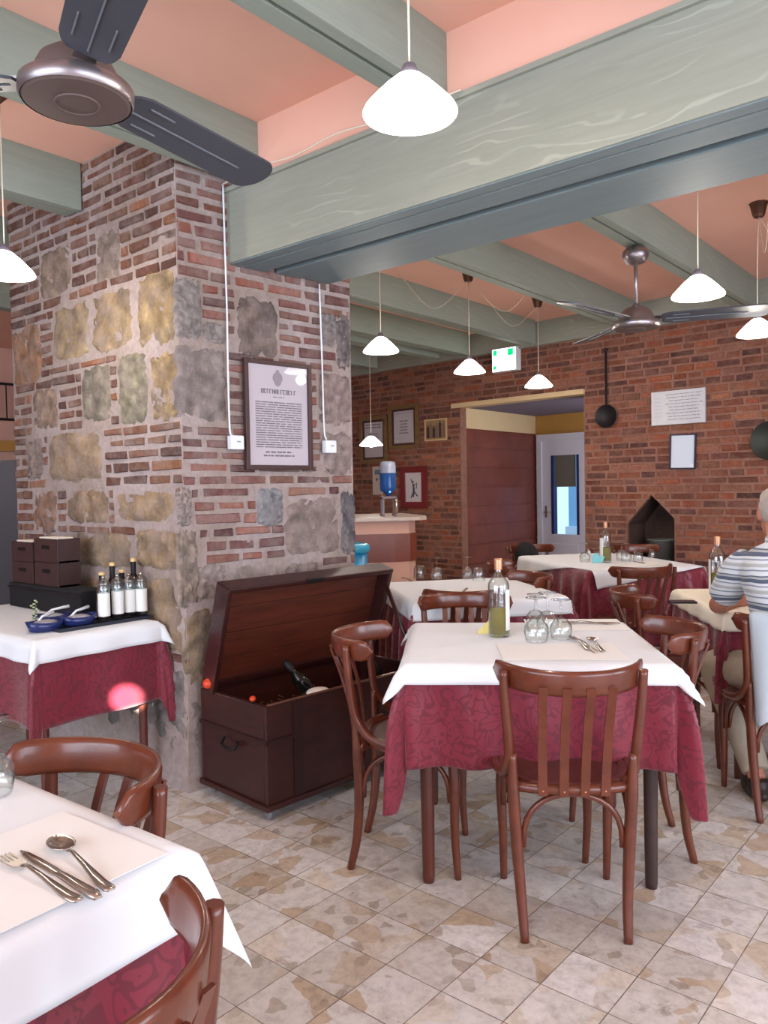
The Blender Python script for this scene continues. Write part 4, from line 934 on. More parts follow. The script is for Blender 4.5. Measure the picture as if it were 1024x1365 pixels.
for x, y in ((.03, .04), (CW-.02, .02), (.03, CL-.04), (CW-.03, CL-.04)):
    c = MB().lathe([(.016, -.009), (.02, -.004), (.02, .004), (.016, .009)], n=14, M=Matrix.Translation((x, y, .021)) @ Matrix.Rotation(R(90), 4, 'X'), cap=True).build('castor', pbr_cache('grey_castor', srgb(120, 116, 120), rough=.4), ct)
    MB().box2((x-.012, y-.012, .03), (x+.012, y+.012, H0-.010)).build('castor_fork', M_STEEL, c)
# lid leaning forward, hollow side to the room
lid = bpy.data.objects.new('lid', None); C.objects.link(lid); lid.parent = ct; lid.location = (.03, 0, H1+.01); lid.rotation_euler = (0, R(17), 0)
LH = .50
# the hinged lid's own boards (local x outwards, z along the lid)
mb = MB()
for k in range(4): mb.box2((-.012, 0, k*LH/4+.0015), (.0, CL, (k+1)*LH/4-.0015), bev=.002)
lb = mb.build('lid_boards', M_CHESTIN, lid)
mb = MB().box2((-.014, -.006, LH-.02), (.085, CL+.006, LH+.004), bev=.006).box2((-.014, -.008, 0), (.080, .016, LH), bev=.004).box2((-.014, CL-.016, 0), (.080, CL+.008, LH), bev=.004).box2((-.014, .016, 0), (.02, CL-.016, .02))
mb.build('lid_rim', M_CHESTX, lid)
MB().box2((.078, CL*.42, LH-.012), (.094, CL*.52, LH+.008), bev=.002).build('latch', M_BLACK, lid)
a = Vector((.03+LH*.80*math.sin(R(17))+.07, CL-.01, H1+LH*.80*math.cos(R(17)))); MB().tube([a, (CW-.05, CL-.02, H1-.02)], .011, n=7).build('lid_stay', M_CHEST, ct)
# bottles kept in the chest
def dark_bottle(base, tip_, label, cap):
    t = thing('wine_bottle', label, 'bottle', base, 0, 'dark bottles lying in the chest'); t.rotation_euler = (Vector(tip_)-Vector(base)).to_track_quat('Z', 'Y').to_euler()
    MB().lathe([(0, .006), (.032, 0), (.037, .01), (.037, .19), (.032, .215), (.015, .25), (.0135, .30), (.0155, .302), (.0155, .312)], n=20, cap=True).build('glass_body', pbr_cache('black_green_glass', srgb(18, 20, 16), rough=.08), t)
    MB().lathe([(.0165, .262), (.0162, .313), (.0, .314)], n=16).build('capsule', cap, t)
    MB().lathe([(.0375, .06), (.0375, .15)], n=20).build('label', M_PAPER if 'cream' in label else pbr_cache('dark_label', srgb(60, 30, 30)), t)
dark_bottle((-2.528, 2.57, .325), (-2.646, 2.43, .58), 'dark bottle leaning in the chest with its neck up to the left', M_BLACK)
dark_bottle((-2.52, 2.80, .30), (-2.57, 2.745, .58), 'dark bottle with a red capsule standing at the right end of the chest', pbr_cache('red_capsule', srgb(170, 50, 34), rough=.35))
dark_bottle((-2.50, 2.92, .28), (-2.52, 2.88, .58), 'dark bottle with cream label at the right end of the chest', M_BLACK)
t = thing('folded_cloth', 'cream round cloth pad lying among the bottles in the chest', 'cloth', (-2.475, 2.47, .455)); MB().sphere((0, 0, 0), .05, (1, 1.2, .4), n=8).build('pad', M_CREAMCLOTH, t)
t = thing('packing_straw', 'straw packing filling the bottom of the open chest', 'straw', (-2.905, 2.150, 0), R(-4.5)); t['kind'] = 'stuff'
mb = MB(); rg = random.Random(4)
for k in range(500):
    x, y, z = rg.uniform(.05, CW-.05), rg.uniform(.05, CL-.05), rg.uniform(.28, .36); a = rg.uniform(0, 6.28)
    mb.tube([(x, y, z), (x+.03*math.cos(a), y+.03*math.sin(a), z+rg.uniform(-.01, .02))], .0025, n=3)
mb.box2((.03, .03, .08), (CW-.03, CL-.03, .30)); mb.build('straw', pbr_cache('brown_straw', srgb(120, 82, 56), rough=.9), t)
for loc, r, lab in (((-2.83, 2.138, .508), .026, 'orange red ball knob on the rear corner of the chest'), ((-2.52, 2.128, .492), .014, 'small orange red ball on the front rim of the chest end')):
    t = thing('ball_knob', lab, 'knob', loc); MB().sphere((0, 0, 0), r, (1, 1, .9), n=8).build('ball', pbr_cache('orange_red_lacquer', srgb(206, 66, 34), rough=.25), t)
    MB().lathe([(r*.5, -r*.95), (r*.55, -r*.7)], n=12, cap=True).build('collar', M_BLACK, t)

# ------------------------------------------------------------------ things on the tables
def make_goblet(name, label, h=.14, rb=.040, down=True, group='wine glasses'):
    t = thing(name, label, 'glass', group=group)
    prof_bowl = [(.004, .46*h), (rb*.55, .50*h), (rb*.92, .64*h), (rb, .76*h), (rb*.90, .92*h), (rb*.82, h)]
    prof_in = [(rb*.80, h-.0005), (rb*.87, .92*h), (rb*.965, .76*h), (rb*.88, .645*h), (rb*.5, .515*h), (.001, .48*h)]
    FL = Matrix.Translation((0, 0, h)) @ Matrix.Diagonal((1, 1, -1, 1)) if down else Matrix()
    MB().lathe(prof_bowl+prof_in, n=24, M=FL).build('bowl', M_GLASS, t)
    MB().lathe([(.0038, .06*h), (.0034, .25*h), (.0042, .455*h)], n=10, M=FL, cap=True).build('stem', M_GLASS, t)
    MB().lathe([(0, 0), (rb*.82, 0), (rb*.84, .002), (rb*.3, .006), (.004, .055*h), (0, .055*h)], n=24, M=FL).build('foot', M_GLASS, t)
    return t
TZ = .7735
g0 = make_goblet('wine_glass', 'upturned wine glass standing alone at the back left of the glass cluster, central table', group='upturned wine glasses'); g0.location = (-1.60, 2.868, TZ)
def glass_at(x, y, label, sc=1.0, z=TZ):
    g = copy_tree(g0); g.location = (x, y, z); sc *= 1.08; g.scale = (sc, sc, sc); g['label'] = label; g.rotation_euler = (0, 0, random.random()*6); return g
glass_at(-1.515, 2.815, 'upturned wine glass in the middle of the cluster on the central table', 1.05)
glass_at(-1.455, 2.615, 'upturned wine glass nearest the viewer in the central table cluster', 1.1)
glass_at(-1.405, 2.715, 'upturned wine glass at the right of the central table cluster', 1.0)
glass_at(-2.965, 4.05, 'tall upturned wine glass on the middle table, left pair', .95)
glass_at(-2.80, 4.155, 'tall upturned wine glass on the middle table, right pair', .95)
glass_at(-2.66, 5.54, 'upturned glass at the left of the group on the long table', .95)
glass_at(-2.60, 5.66, 'upturned glass behind the napkin on the long table', .95)
glass_at(-2.47, 5.78, 'upturned glass right of the oil bottle on the long table', 1.05)
glass_at(-2.41, 5.72, 'upturned glass at the right end of the group on the long table', .95)
glass_at(-1.575, .665, 'upturned wine glass cut by the left edge on the foreground table', 1.0)
def tumbler(x, y, label, r=.038, h=.085):
    t = thing('tumbler', label, 'glass', (x, y, TZ), 0, 'upturned tumblers')
    MB().lathe([(r, 0), (r*1.02, h*.3), (r*.95, h*.8), (r*.7, h), (0, h), (0, h-.006), (r*.62, h-.006), (r*.90, h*.75), (r*.96, h*.3), (r*.94, .001), (r, 0)], n=24).build('glass_wall', M_GLASS, t); return t
tumbler(-3.09, 4.03, 'upturned tumbler at the left end of the middle table')
tumbler(-2.70, 4.13, 'upturned tumbler at the right of the glasses on the middle table')
tumbler(-2.36, 6.10, 'single tumbler at the far right of the long table', .03, .07)
tumbler(-2.35, 5.80, 'upturned tumbler beside the wine glasses on the long table', .036, .08)
def oil_bottle(x, y, label, r=.0415, h=.305, rz=0, lab2=True, z=TZ):
    t = thing('oil_bottle', label, 'bottle', (x, y, z), rz, 'olive oil bottles'); k = h/.305
    MB().lathe([(0, .004), (r*.9, 0), (r, .006), (r, .195*k), (r*.94, .212*k), (r*.6, .234*k), (r*.38, .246*k), (.0135, .262*k), (.0135, .285*k), (.011, .285*k), (.011, .262*k), (r*.34, .243*k), (r*.55, .229*k), (r*.90, .209*k), (r*.95, .195*k), (r*.95, .012), (0, .012)], n=32).build('glass_body', M_GLASS, t)
    MB().lathe([(0, .013), (r*.93, .013), (r*.93, .112*k), (0, .112*k)], n=32).build('oil', M_OIL, t)
    MB().lathe([(.0155, .262*k), (.0160, .300*k), (.0150, .305*k), (0, .305*k)], n=20).build('cap', pbr_cache('copper_cap', srgb(196, 140, 106), rough=.35, metal=.5), t)
    mb = MB(); a0, a1 = (-28, 38); V = [[mb.bm.verts.new(((r+.0008)*math.cos(R(a)), (r+.0008)*math.sin(R(a)), zz)) for zz in (.028, .185*k)] for a in range(a0, a1+1, 6)]
    for p, q in zip(V, V[1:]): mb.bm.faces.new([p[0], q[0], q[1], p[1]])
    mb.build('label', M_LABEL, t)
    return t
oil_bottle(-1.625, 2.625, 'half full olive oil bottle with white label on the central table', rz=R(8))
oil_bottle(-2.52, 5.60, 'olive oil bottle with pale label on the long table', rz=R(230))
oil_bottle(-1.30, 4.26, 'olive oil bottle half hidden by the arm of the seated man', rz=R(200))
t = thing('yellow_napkin', 'folded yellow paper napkin standing behind the oil bottle', 'napkin', (-1.69, 2.665, TZ), R(35))
mb = MB(); a = [mb.bm.verts.new(p) for p in ((-.055, .015, 0), (.05, .015, 0), (.035, .03, .085))]; b = [mb.bm.verts.new(p) for p in ((-.055, -.02, 0), (.05, -.012, 0), (.035, .027, .085))]
for f in (a, b): mb.bm.faces.new(f)
o = mb.build('paper', pbr_cache('yellow_paper', srgb(232, 220, 140), rough=.8), t); md = o.modifiers.new('t', 'SOLIDIFY'); md.thickness = .001
t = thing('teal_napkin', 'pale teal paper napkin folded upright on the long table', 'napkin', (-2.545, 5.52, TZ), R(20))
MB().prism([(-.045, 0), (.03, 0), (.05, .05), (.02, .045), (-.01, .075), (-.04, .055)], -.006, .006, M=Matrix.Rotation(R(90), 4, 'X')).build('paper', pbr_cache('teal_paper', srgb(126, 196, 200), rough=.8), t)
def paper(x, y, rz, wd, dp, label, z=TZ):
    return tag(MB().box((0, 0, .0006), (wd, dp, .0012)).build('paper_placemat', M_PAPER, loc=(x, y, z), rz=R(rz)), label, 'placemat', 'paper placemats')
paper(-1.30, 2.50, 37, .42, .28, 'white paper placemat near the front edge of the central table')
paper(-1.50, 3.02, 35, .40, .27, 'white paper placemat near the back edge of the central table')
paper(-2.42, 3.62, 52, .36, .26, 'white paper placemat on the middle table by the chest')
paper(-2.25, 5.60, 52, .36, .26, 'white paper placemat on the long table')
paper(-1.22, .52, 4, .30, .40, 'white paper placemat under the cutlery on the foreground table')
def cutlery(kind, p0, p1, label, z=TZ+.0015, s=1.0):
    """p0 is the working end, p1 the handle end"""
    p0, p1 = Vector((*p0, 0)), Vector((*p1, 0)); d = (p1-p0); L = d.length; ang = math.atan2(d.y, d.x)
    t = thing(kind, label, kind, (p0.x, p0.y, z), ang, 'cutlery on the tables'); mb = MB()
    def bar(pts):       # x, half width, z, thickness
        V = [[mb.bm.verts.new(q) for q in ((x, -h, zz), (x, h, zz), (x, h*.8, zz+th), (x, -h*.8, zz+th))] for x, h, zz, th in pts]
        for a, b in zip(V, V[1:]):
            for k in range(4): f = mb.bm.faces.new([a[k], a[(k+1) % 4], b[(k+1) % 4], b[k]]); f.smooth = True
        mb.bm.faces.new(V[0][::-1]); mb.bm.faces.new(V[-1])
    if kind == 'knife':
        bar([(0, .001, .001, .001), (.02, .006, .001, .002), (.06, .009, .001, .002), (L*.5, .009, .001, .002), (L*.52, .006, .001, .004), (L*.6, .006, 0, .006), (L*.95, .0095, 0, .006), (L, .006, 0, .004)]); mb.build('knife_body', M_STEEL, t)
    else:
        bar([(L*.28, .004, .009, .002), (L*.36, .0035, .012, .002), (L*.55, .0045, .008, .003), (L*.85, .009, .001, .003), (L*.97, .010, .002, .003), (L, .005, .002, .003)]); mb.build('handle', M_STEEL, t)
        if kind == 'spoon':
            mb = MB(); n = 20; rows = []
            for k, q in enumerate((1, .8, .55, .25, .02)):
                rows.append([mb.bm.verts.new((L*.15+L*.15*q*math.cos(2*math.pi*i/n), .0215*q*math.sin(2*math.pi*i/n), .010*q*q+.002)) for i in range(n)])
            for a, b in zip(rows, rows[1:]):
                for i in range(n): f = mb.bm.faces.new([a[i], a[(i+1) % n], b[(i+1) % n], b[i]]); f.smooth = True
            o = mb.build('spoon_bowl', M_STEEL, t); md = o.modifiers.new('t', 'SOLIDIFY'); md.thickness = .0015
        else:
            mb = MB(); mb.prism([(L*.30, -.003), (L*.24, -.0115), (L*.16, -.012), (L*.16, .012), (L*.24, .0115), (L*.30, .003)], .006, .009)
            for k in range(4): mb.box2((.0, -.012+k*.0068, .006), (L*.165, -.009+k*.0068, .0085))
            mb.build('tines', M_STEEL, t)
    return t
cutlery('spoon', (-1.268, .632), (-1.043, .605), 'steel spoon on the foreground table, upper of the three pieces', s=1)
cutlery('knife', (-1.282, .583), (-1.040, .583), 'steel knife between fork and spoon on the foreground table')
cutlery('fork', (-1.275, .552), (-1.052, .560), 'steel fork on the foreground table, lower of the three pieces')
cutlery('spoon', (-1.300, 2.745), (-1.165, 2.565), 'steel spoon on the central table, right of the three front pieces')
cutlery('knife', (-1.342, 2.735), (-1.18, 2.54), 'steel knife on the central table between spoon and fork')
cutlery('fork', (-1.375, 2.740), (-1.215, 2.56), 'steel fork on the central table, left of the three front pieces')
cutlery('knife', (-1.535, 3.035), (-1.35, 3.135), 'steel knife lying along the back edge of the central table')
cutlery('fork', (-1.55, 3.005), (-1.365, 3.105), 'steel fork lying beside the knife at the back of the central table')
cutlery('knife', (-2.55, 3.78), (-2.46, 3.60), 'steel knife on the middle table by the chest')
cutlery('fork', (-3.16, 3.94), (-3.0, 3.84), 'steel fork at the left end of the middle table')
cutlery('knife', (-2.37, 5.74), (-2.22, 5.60), 'steel knife on the placemat of the long table')
t = thing('mobile_phone', 'black mobile phone lying on the cream white cover', 'phone', (-1.345, 3.87, TZ), R(30))
MB().box2((-.062, -.034, 0), (.062, .034, .010), bev=.003).build('casing', pbr_cache('black_plastic', srgb(24, 24, 28), rough=.4), t)
MB().box2((-.052, -.029, .010), (.052, .029, .0106)).build('screen', pbr_cache('phone_screen', srgb(70, 72, 80), rough=.1), t)
for x, y, lab in ((-2.79, 5.88, 'white salt shaker at the back left of the long table'), (-1.30, 4.60, 'white salt shaker at the back of the table of the seated man')):
    t = thing('salt_shaker', lab, 'salt shaker', (x, y, TZ)); MB().lathe([(.018, 0), (.019, .005), (.015, .05)], n=14, cap=True).build('body', M_WHITEP, t); MB().lathe([(.016, .05), (.016, .062), (.006, .068), (0, .068)], n=14).build('lid', M_STEEL, t)

# side table by the pillar
tr = thing('serving_tray', 'dark oval edged tray under the bottles on the side table', 'tray', (-3.265, 1.885, TZ), R(91))
mb = MB(); mb.box2((-.24, -.075, 0), (.20, .075, .006), bev=.002); mb.build('tray_base', pbr_cache('dark_navy_tray', srgb(36, 38, 52), rough=.4), tr)
mb = MB().box2((-.24, -.079, 0), (.20, -.075, .014)).box2((-.24, .075, 0), (.20, .079, .014)).box2((.20, -.079, 0), (.204, .079, .014)).box2((-.244, -.079, 0), (-.24, .079, .014)); mb.build('tray_rim', pbr_cache('dark_navy_tray', srgb(36, 38, 52)), tr)
def cruet(x, y, label):
    t = thing('cruet_bottle', label, 'bottle', (x, y, TZ+.007), 0, 'clear cruets with white labels')
    MB().lathe([(0, .004), (.023, 0), (.026, .005), (.026, .135), (.0285, .142), (.0285, .158), (.025, .163), (.0285, .168), (.0275, .180), (.018, .190), (.010, .198), (.008, .198), (.015, .187), (.0245, .177), (.0235, .14), (.0235, .012), (0, .012)], n=24).build('glass_body', M_GLASS, t)
    MB().lathe([(.0266, .028), (.0266, .132)], n=24).build('label', M_LABEL, t)
    MB().sphere((0, 0, .202), .008, n=6).build('stopper', M_STEEL, t)
cruet(-3.235, 1.880, 'clear cruet with white label, first from the left on the tray')
cruet(-3.245, 1.955, 'clear cruet with white label, second from the left on the tray')
cruet(-3.250, 2.018, 'clear cruet with white label, third from the left on the tray')
cruet(-3.225, 2.065, 'slim clear cruet with white label at the right end of the tray')
def vinegar(x, y, h, label, capm):
    t = thing('vinegar_bottle', label, 'bottle', (x, y, TZ+.007), 0, 'dark bottles behind the cruets'); k = h/.27
    MB().lathe([(0, .004), (.026, 0), (.028, .006), (.028, .16*k), (.024, .175*k), (.0115, .20*k), (.0115, .25*k)], n=20, cap=True).build('glass_body', pbr_cache('near_black_glass', srgb(26, 16, 18), rough=.08), t)
    MB().lathe([(.0125, .20*k), (.0130, .255*k)], n=16).build('neck_sleeve', M_BLACK, t); MB().lathe([(.0135, .255*k), (.0135, .268*k), (.008, .272*k), (0, .272*k)], n=16).build('cap', capm, t)
gold = pbr_cache('gold_cap', srgb(214, 180, 120), rough=.35)
vinegar(-3.325, 1.925, .215, 'dark bottle with pale cap, leftmost behind the cruets', gold)
vinegar(-3.335, 1.985, .255, 'tall dark bottle with gold cap behind the second cruet', gold)
vinegar(-3.345, 2.040, .215, 'short dark bottle with pale cap behind the third cruet', gold)
vinegar(-3.300, 2.075, .270, 'tallest dark bottle with cream cap behind the cruets at the right', gold)
def dish(x, y, rz, label, k=1.0):
    t = thing('serving_dish', label, 'dish', (x, y, TZ+(.007 if k < 1 else 0)), R(rz), 'navy blue dishes on the side table'); n = 28; mb = MB(); rows = []
    for q, z in ((.02, .004), (.62, .0), (.8, .004), (1.0, .040), (.95, .040), (.75, .010), (.02, .008)):
        rows.append([mb.bm.verts.new((.085*q*k*math.cos(2*math.pi*i/n), .060*q*k*math.sin(2*math.pi*i/n), z*k*(1+.25*math.cos(2*math.pi*i/n)**2))) for i in range(n)])
    for a, b in zip(rows, rows[1:]):
        for i in range(n): f = mb.bm.faces.new([a[i], a[(i+1) % n], b[(i+1) % n], b[i]]); f.smooth = True
    mb.build('dish_body', pbr_cache('navy_glaze', srgb(34, 44, 92), rough=.2), t)
    MB().sphere((0, 0, .030*k), .055*k, (1.1, .8, .35), n=8).build('grey_lid', pbr_cache('grey_ceramic', srgb(150, 146, 150), rough=.3), t)
    MB().tube([(-.03, .01, .04), (.0, .02, .06), (.07, .05, .068)], [.004, .005, .008], n=6).build('serving_spoon', M_WHITEP, t)
dish(-3.285, 1.630, 95, 'navy blue dish with a grey lid at the front corner of the side table')
dish(-3.27, 1.775, 85, 'navy blue dish with spoon beside the cruets on the tray', .96)
dish(-3.40, 1.72, 60, 'navy blue dish behind the other two on the side table', .97)
t = thing('herb_sprig', 'pale green herb sprig standing among the blue dishes', 'plant', (-3.37, 1.63, TZ+.0))
mb = MB().tube([(0, 0, .0), (.004, .002, .06), (0, .004, .125)], .002, n=5); mb.build('stem', pbr_cache('stem_green', srgb(96, 110, 70)), t); mb = MB(); rg = random.Random(2)
for k in range(14): mb.sphere((rg.uniform(-.012, .012), rg.uniform(-.012, .012), .03+k*.0072), .007, (1.2, .8, .6), n=4)
mb.build('leaves', pbr_cache('pale_leaf', srgb(170, 178, 140), rough=.7), t)
t = thing('glass_vase', 'small glass foot holding the herb sprig', 'vase', (-3.37, 1.63, TZ)); t.location.z = TZ; MB().lathe([(.018, 0), (.02, .004), (.012, .04), (.014, .05), (.012, .05), (.009, .04), (.0, .008)], n=14).build('vase_body', M_GLASS, t)
# dark till with the small drawer boxes
t = thing('black_case', 'long black case on the rear of the side table', 'case', (0, 0, 0))
MB().box2((-4.21, 1.90, TZ), (-3.47, 2.045, TZ+.125), bev=.006).build('case_body', M_BLACKCL, t); MB().box2((-4.21, 1.893, TZ+.10), (-3.47, 1.90, TZ+.108)).build('lid_seam', M_BLACK, t)
M_BOX = grained('dark_brown_box_wood', srgb(66, 42, 40), srgb(54, 34, 33), (4, 4, 4), 4, .5, b=.05)
def drawer_box(x0, x1, z0, z1, label, top=False):
    t = thing('wooden_box', label, 'box', ((x0+x1)/2, 1.975, z0), 0, 'small wooden drawer boxes'); hw = (x1-x0)/2; H = z1-z0
    MB().box2((-hw, -.06, 0), (hw, -.052, H), bev=.002).box2((-hw, .052, 0), (hw, .06, H)).box2((-hw, -.052, 0), (-hw+.008, .052, H)).box2((hw-.008, -.052, 0), (hw, .052, H)).box2((-hw, -.052, 0), (hw, .052, .008)).build('box_sides', M_BOX, t)
    MB().box2((-.04, -.0615, H*.55), (.04, -.0598, H*.72)).build('grip_slot', M_BLACK, t)
    if top:
        MB().box2((-hw+.02, -.04, H-.012), (hw-.03, .04, H+.006)).build('paper_stack', M_CREAMCLOTH, t)
zc = TZ+.127
drawer_box(-3.95, -3.71, zc, zc+.118, 'dark wooden drawer box, lower of the right stack on the black case')
drawer_box(-3.95, -3.71, zc+.120, zc+.238, 'dark wooden drawer box with papers, topmost of the right stack', True)
drawer_box(-4.20, -3.97, zc, zc+.110, 'dark wooden drawer box, lower of the left stack cut by the edge')
drawer_box(-4.20, -3.97, zc+.112, zc+.215, 'dark wooden drawer box, upper of the left stack cut by the edge', True)

# ------------------------------------------------------------------ the seated man
def fused(name, shapes, mat, parent, voxel=.010, smooth=4):
    """overlapping tapering limbs melted into one continuous surface"""
    mb = MB()
    for sh in shapes:
        if sh[0] == 't': mb.tube(smooth_curve(sh[1], 6), lerp_list(sh[2], (len(sh[1])-1)*6+1), n=16)
        elif sh[0] == 'e': mb.sphere(sh[1], 1, sh[2], n=12)
        else:           # loft of ellipses: (centre, half width, half depth)
            rings = []
            C_ = smooth_curve([Vector(q[0]) for q in sh[1]], 5); k = len(C_); aw = lerp_list([q[1] for q in sh[1]], k); ad = lerp_list([q[2] for q in sh[1]], k)
            for i in range(k):
                tt = (C_[min(i+1, k-1)]-C_[max(i-1, 0)]).normalized(); fx = Vector((1, 0, 0)); fy = tt.cross(fx).normalized()
                rings.append([mb.bm.verts.new(C_[i]+fx*aw[i]*math.copysign(abs(math.cos(a))**.8, math.cos(a))+fy*ad[i]*math.copysign(abs(math.sin(a))**.8, math.sin(a))) for a in [2*math.pi*j/28 for j in range(28)]])
            for a, b in zip(rings, rings[1:]):
                for j in range(28): f = mb.bm.faces.new([a[j], a[(j+1) % 28], b[(j+1) % 28], b[j]]); f.smooth = True
            mb.bm.faces.new(rings[0][::-1]); mb.bm.faces.new(rings[-1])
    o = mb.build(name, mat, parent)
    rm = o.modifiers.new('fuse', 'REMESH'); rm.mode = 'VOXEL'; rm.voxel_size = voxel; rm.use_smooth_shade = True
    sm = o.modifiers.new('relax', 'SMOOTH'); sm.iterations = smooth; sm.factor = .6
    return o
man = thing('person', 'seated grey haired man in a striped polo shirt seen from behind, elbow on the table', 'person', (-.800, 3.600, -.012), R(123-90))
M_SKIN = grained('tanned_skin', srgb(188, 128, 104), srgb(174, 112, 90), (1, 1, 1), 20, .55, b=.03)
def hand(sx, wr, d):
    """palm, four unequal curled fingers and a thumb leaving the palm's side; d: forward direction of the hand"""
    d = Vector(d).normalized(); up = Vector((0, 0, 1)); s_ = d.cross(up)*sx; w_ = Vector(wr); out = [('t', [w_, w_+d*.03, w_+d*.07, w_+d*.085], [.024, .034, .036, .028])]
    for k, (o_, L) in enumerate(((-.026, .070), (-.009, .082), (.009, .078), (.026, .060))):
        b = w_+d*.075+s_*o_*(-1); out.append(('t', [b, b+d*L*.45+up*.010, b+d*L*.8-up*.002, b+d*L*.95-up*.018], [.0095, .009, .0082, .007]))
    b = w_+d*.02+s_*.028; out.append(('t', [b, b+d*.025+s_*.020, b+d*.050+s_*.022-up*.006], [.012, .010, .008]))
    return out
HC = Vector((.02, .215, 1.235))
body = [('e', HC+Vector((0, 0, .012)), (.074, .094, .098)), ('e', HC+Vector((0, .035, -.055)), (.052, .055, .058)), ('t', [(0, .06, 1.05), (.005, .12, 1.12), HC+Vector((0, -.01, -.03))], [.066, .056, .058]),
        ('e', HC+Vector((0, .098, -.012)), (.012, .018, .016)), ('e', HC+Vector((-.076, .0, -.008)), (.009, .020, .030)), ('e', HC+Vector((.076, .0, -.008)), (.009, .020, .030)), ('e', HC+Vector((0, .088, -.052)), (.022, .010, .007)),
        ('l', [((0, -.06, .50), .155, .10), ((0, -.09, .66), .145, .095), ((0, -.04, .88), .165, .105), ((0, .04, 1.02), .17, .085), ((0, .07, 1.075), .09, .06)]),
        ('t', [(-.165, .07, 1.035), (-.195, .12, .95), (-.225, .21, .835), (-.205, .29, .812), (-.10, .41, .806)], [.052, .048, .042, .038, .026]),
        ('t', [(.165, .07, 1.035), (.20, .12, .95), (.235, .21, .835), (.215, .29, .812), (.12, .41, .806)], [.052, .048, .042, .038, .026]),
        ('t', [(-.085, -.02, .52), (-.14, .18, .52), (-.19, .37, .49), (-.155, .22, .30), (-.12, .05, .09)], [.085, .078, .058, .050, .036]),
        ('t', [(.085, -.02, .52), (.13, .18, .52), (.15, .37, .49), (.15, .40, .30), (.15, .42, .09)], [.085, .078, .058, .050, .036]),
        ('t', [(-.12, .03, .055), (-.12, .15, .035)], [.036, .026]), ('t', [(.15, .40, .055), (.15, .53, .035)], [.036, .026])]
body += hand(-1, (-.10, .41, .806), (.6, .6, 0)) + hand(1, (.12, .41, .806), (-.4, .7, 0))
fused('body', body, M_SKIN, man, voxel=.0065, smooth=2)
hair = [('e', HC+Vector((0, -.022, .020)), (.0800, .0830, .094)), ('e', HC+Vector((0, -.060, -.022)), (.062, .040, .050)), ('e', HC+Vector((0, .0, .060)), (.070, .080, .055))]
fused('hair', hair, grained('thin_grey_hair', srgb(176, 164, 156), srgb(150, 136, 128), (1, 1, 1), 60, .7, b=.3), man, voxel=.007, smooth=2)
for sx in (-1, 1): MB().sphere(HC+Vector((.028*sx, .082, .010)), .010, n=6).build('eye', pbr_cache('eye_white', srgb(226, 222, 216), rough=.2), man)
def shirt_mat():
    mt = pbr('striped_polo', srgb(196, 200, 204), .85, spec=.2, sheen=.2)
    v = coords(mt, (1, 1, 1)); sp = nd(mt, 'ShaderNodeSeparateXYZ'); nz = nd(mt, 'ShaderNodeTexNoise'); nz.inputs['Scale'].default_value = 5
    ds = nd(mt, 'ShaderNodeVectorMath', operation='MULTIPLY_ADD'); lk(mt, v, nz.inputs['Vector']); lk(mt, nz.outputs['Color'], ds.inputs[0]); ds.inputs[1].default_value = (0, 0, .03); lk(mt, v, ds.inputs[2]); lk(mt, ds.outputs[0], sp.inputs[0])
    mu = nd(mt, 'ShaderNodeMath', operation='MULTIPLY'); mu.inputs[1].default_value = 1/.105; fr = nd(mt, 'ShaderNodeMath', operation='FRACT'); lk(mt, sp.outputs[2], mu.inputs[0]); lk(mt, mu.outputs[0], fr.inputs[0])
    W_, B1, B2, G_ = srgb(204, 206, 208), srgb(84, 92, 110), srgb(126, 134, 148), srgb(168, 168, 166)
    r_ = nd(mt, 'ShaderNodeValToRGB'); r_.color_ramp.interpolation = 'CONSTANT'; e = r_.color_ramp.elements
    st_ = [(0, W_), (.12, B2), (.17, W_), (.26, B1), (.40, G_), (.48, B1), (.53, W_), (.70, B2), (.76, W_), (.86, G_)]
    while len(e) < len(st_): e.new(.5)
    for el, (p, c) in zip(e, st_): el.position = p; el.color = c
    lk(mt, fr.outputs[0], r_.inputs['Fac']); lk(mt, r_.outputs['Color'], bsdf(mt).inputs['Base Color']); return mt
shirt = [('l', [((0, -.075, .56), .175, .125), ((0, -.11, .68), .172, .122), ((0, -.08, .84), .185, .130), ((0, .0, .99), .205, .120), ((0, .05, 1.06), .175, .085), ((0, .075, 1.10), .085, .070), ((0, .09, 1.125), .068, .066)]),
         ('t', [(-.14, .05, 1.035), (-.185, .09, .985), (-.208, .15, .905), (-.218, .185, .868)], [.070, .074, .070, .066]), ('t', [(.14, .05, 1.035), (.19, .09, .985), (.215, .15, .905), (.225, .185, .868)], [.070, .074, .070, .066]), ('l', [((.0, .085, 1.095), .072, .066), ((.0, .10, 1.14), .066, .064)])]
fused('polo_shirt', shirt, shirt_mat(), man, voxel=.009, smooth=3)
M_TROU = grained('beige_trousers', srgb(178, 166, 146), srgb(164, 150, 130), (1, 1, 1), 9, .85, b=.1)
tr_ = [('l', [((0, -.03, .475), .165, .12), ((0, -.06, .60), .165, .118)]), ('t', [(-.085, -.02, .545), (-.14, .18, .535), (-.195, .375, .50), (-.155, .23, .32), (-.12, .07, .12)], [.098, .092, .075, .070, .060]),
       ('t', [(.085, -.02, .545), (.13, .18, .535), (.155, .375, .50), (.155, .40, .34), (.15, .42, .12)], [.098, .092, .075, .070, .060])]
fused('trousers', tr_, M_TROU, man, voxel=.010, smooth=3)
for x, y in ((-.12, .09), (.15, .46)): fused('shoe', [('e', (x, y, .045), (.046, .13, .045)), ('t', [(x, y-.06, .05), (x, y-.055, .10)], [.048, .044])], pbr_cache('dark_brown_shoe', srgb(52, 40, 38), rough=.5), man, voxel=.008, smooth=2)
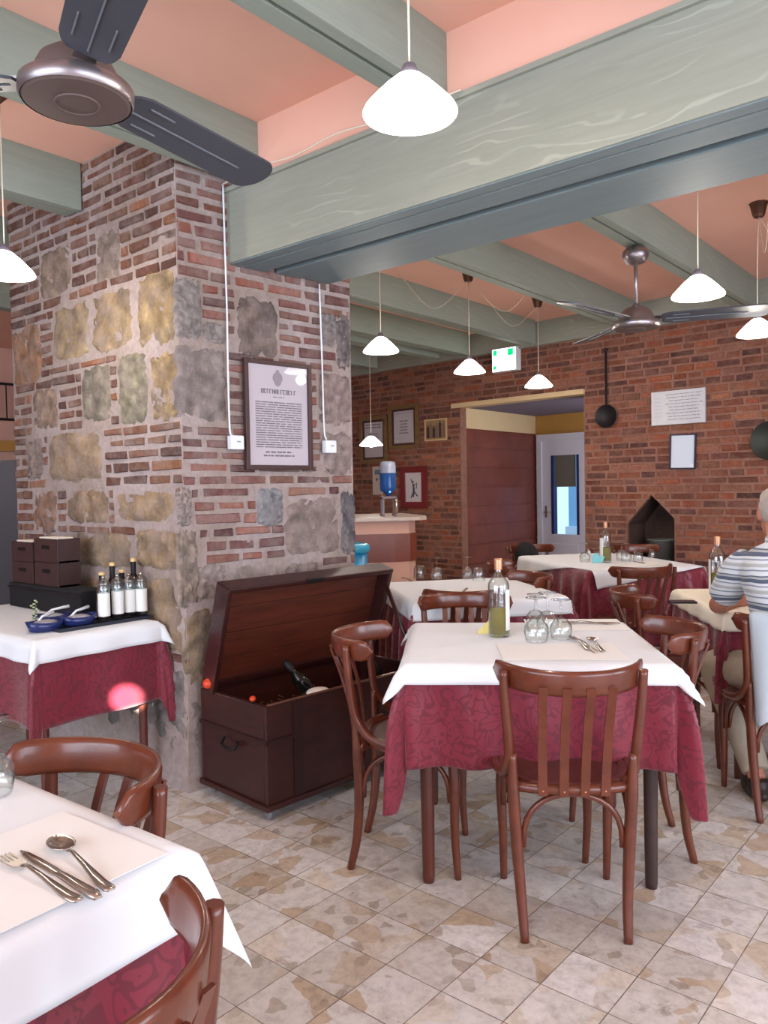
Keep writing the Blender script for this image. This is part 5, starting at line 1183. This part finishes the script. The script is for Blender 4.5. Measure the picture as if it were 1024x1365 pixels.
# jacket over his chair back, patterned bag on the floor
fd, rd_ = Vector((math.cos(R(123)), math.sin(R(123)), 0)), Vector((math.sin(R(123)), -math.cos(R(123)), 0)); O_ = Vector((-.845, 3.584, 0))
PJ = []
for i in range(37):
    th = R(-52+128*i/36); row = []; fold = math.sin(i*.62)*.6+math.sin(i*.27+1)*.5
    for j in range(34):
        L_ = j/33*(.50+.035*math.sin(i*.35)+.02*math.sin(i*1.1)); k_ = max(0, min(1, (L_-.10)/.35))
        if L_ < .05: rr, z = .203, .800+L_*.8
        elif L_ < .09: rr, z = .203+(L_-.05)*1.0, .840+.004*math.sin((L_-.05)*78)
        else: rr, z = .244+.020*fold*k_-.02*k_, .838-(L_-.09)
        cx_ = -.30+.222; sq = 1-.10*k_; row.append(O_+rd_*(rr*math.sin(th)*sq)+fd*(cx_-rr*math.cos(th)*(1-.12*k_))+Vector((0, 0, z)))
    PJ.append(row)
o = grid_mesh('linen_jacket', PJ, pbr_cache('pale_blue_linen', srgb(184, 194, 200), rough=.9), thick=.006); tag(o, 'pale linen jacket hanging over the chair back of the seated man', 'jacket')
t = thing('patterned_bag', 'grey and teal patterned bag on the floor beside the seated man', 'bag', O_+rd_*.22-fd*.10, R(33))
def bag_mat():
    mt = pbr('net_pattern_fabric', srgb(90, 110, 112), .7); vo = nd(mt, 'ShaderNodeTexVoronoi', feature='DISTANCE_TO_EDGE'); vo.inputs['Scale'].default_value = 26; lk(mt, coords(mt), vo.inputs['Vector'])
    lk(mt, ramp(mt, vo.outputs['Distance'], [(.05, srgb(190, 204, 200)), (.12, srgb(70, 92, 96))]), bsdf(mt).inputs['Base Color']); return mt
fused('bag_body', [('e', (0, 0, .14), (.14, .085, .14)), ('e', (0, 0, .07), (.15, .09, .075))], bag_mat(), t, voxel=.01)
MB().tube(smooth_curve([(-.09, 0, .25), (-.07, 0, .36), (.07, 0, .36), (.09, 0, .25)], 6), .009, n=7).build('handle', M_BLACK, t)
t = thing('dark_jacket', 'black jacket hung over the chair in front of the white door', 'jacket', (-3.56, 6.22, 0), R(-30)); fused('jacket_body', [('e', (0, 0, .70), (.17, .10, .16)), ('e', (0, 0, .52), (.15, .09, .16))], M_BLACKCL, t, voxel=.014)
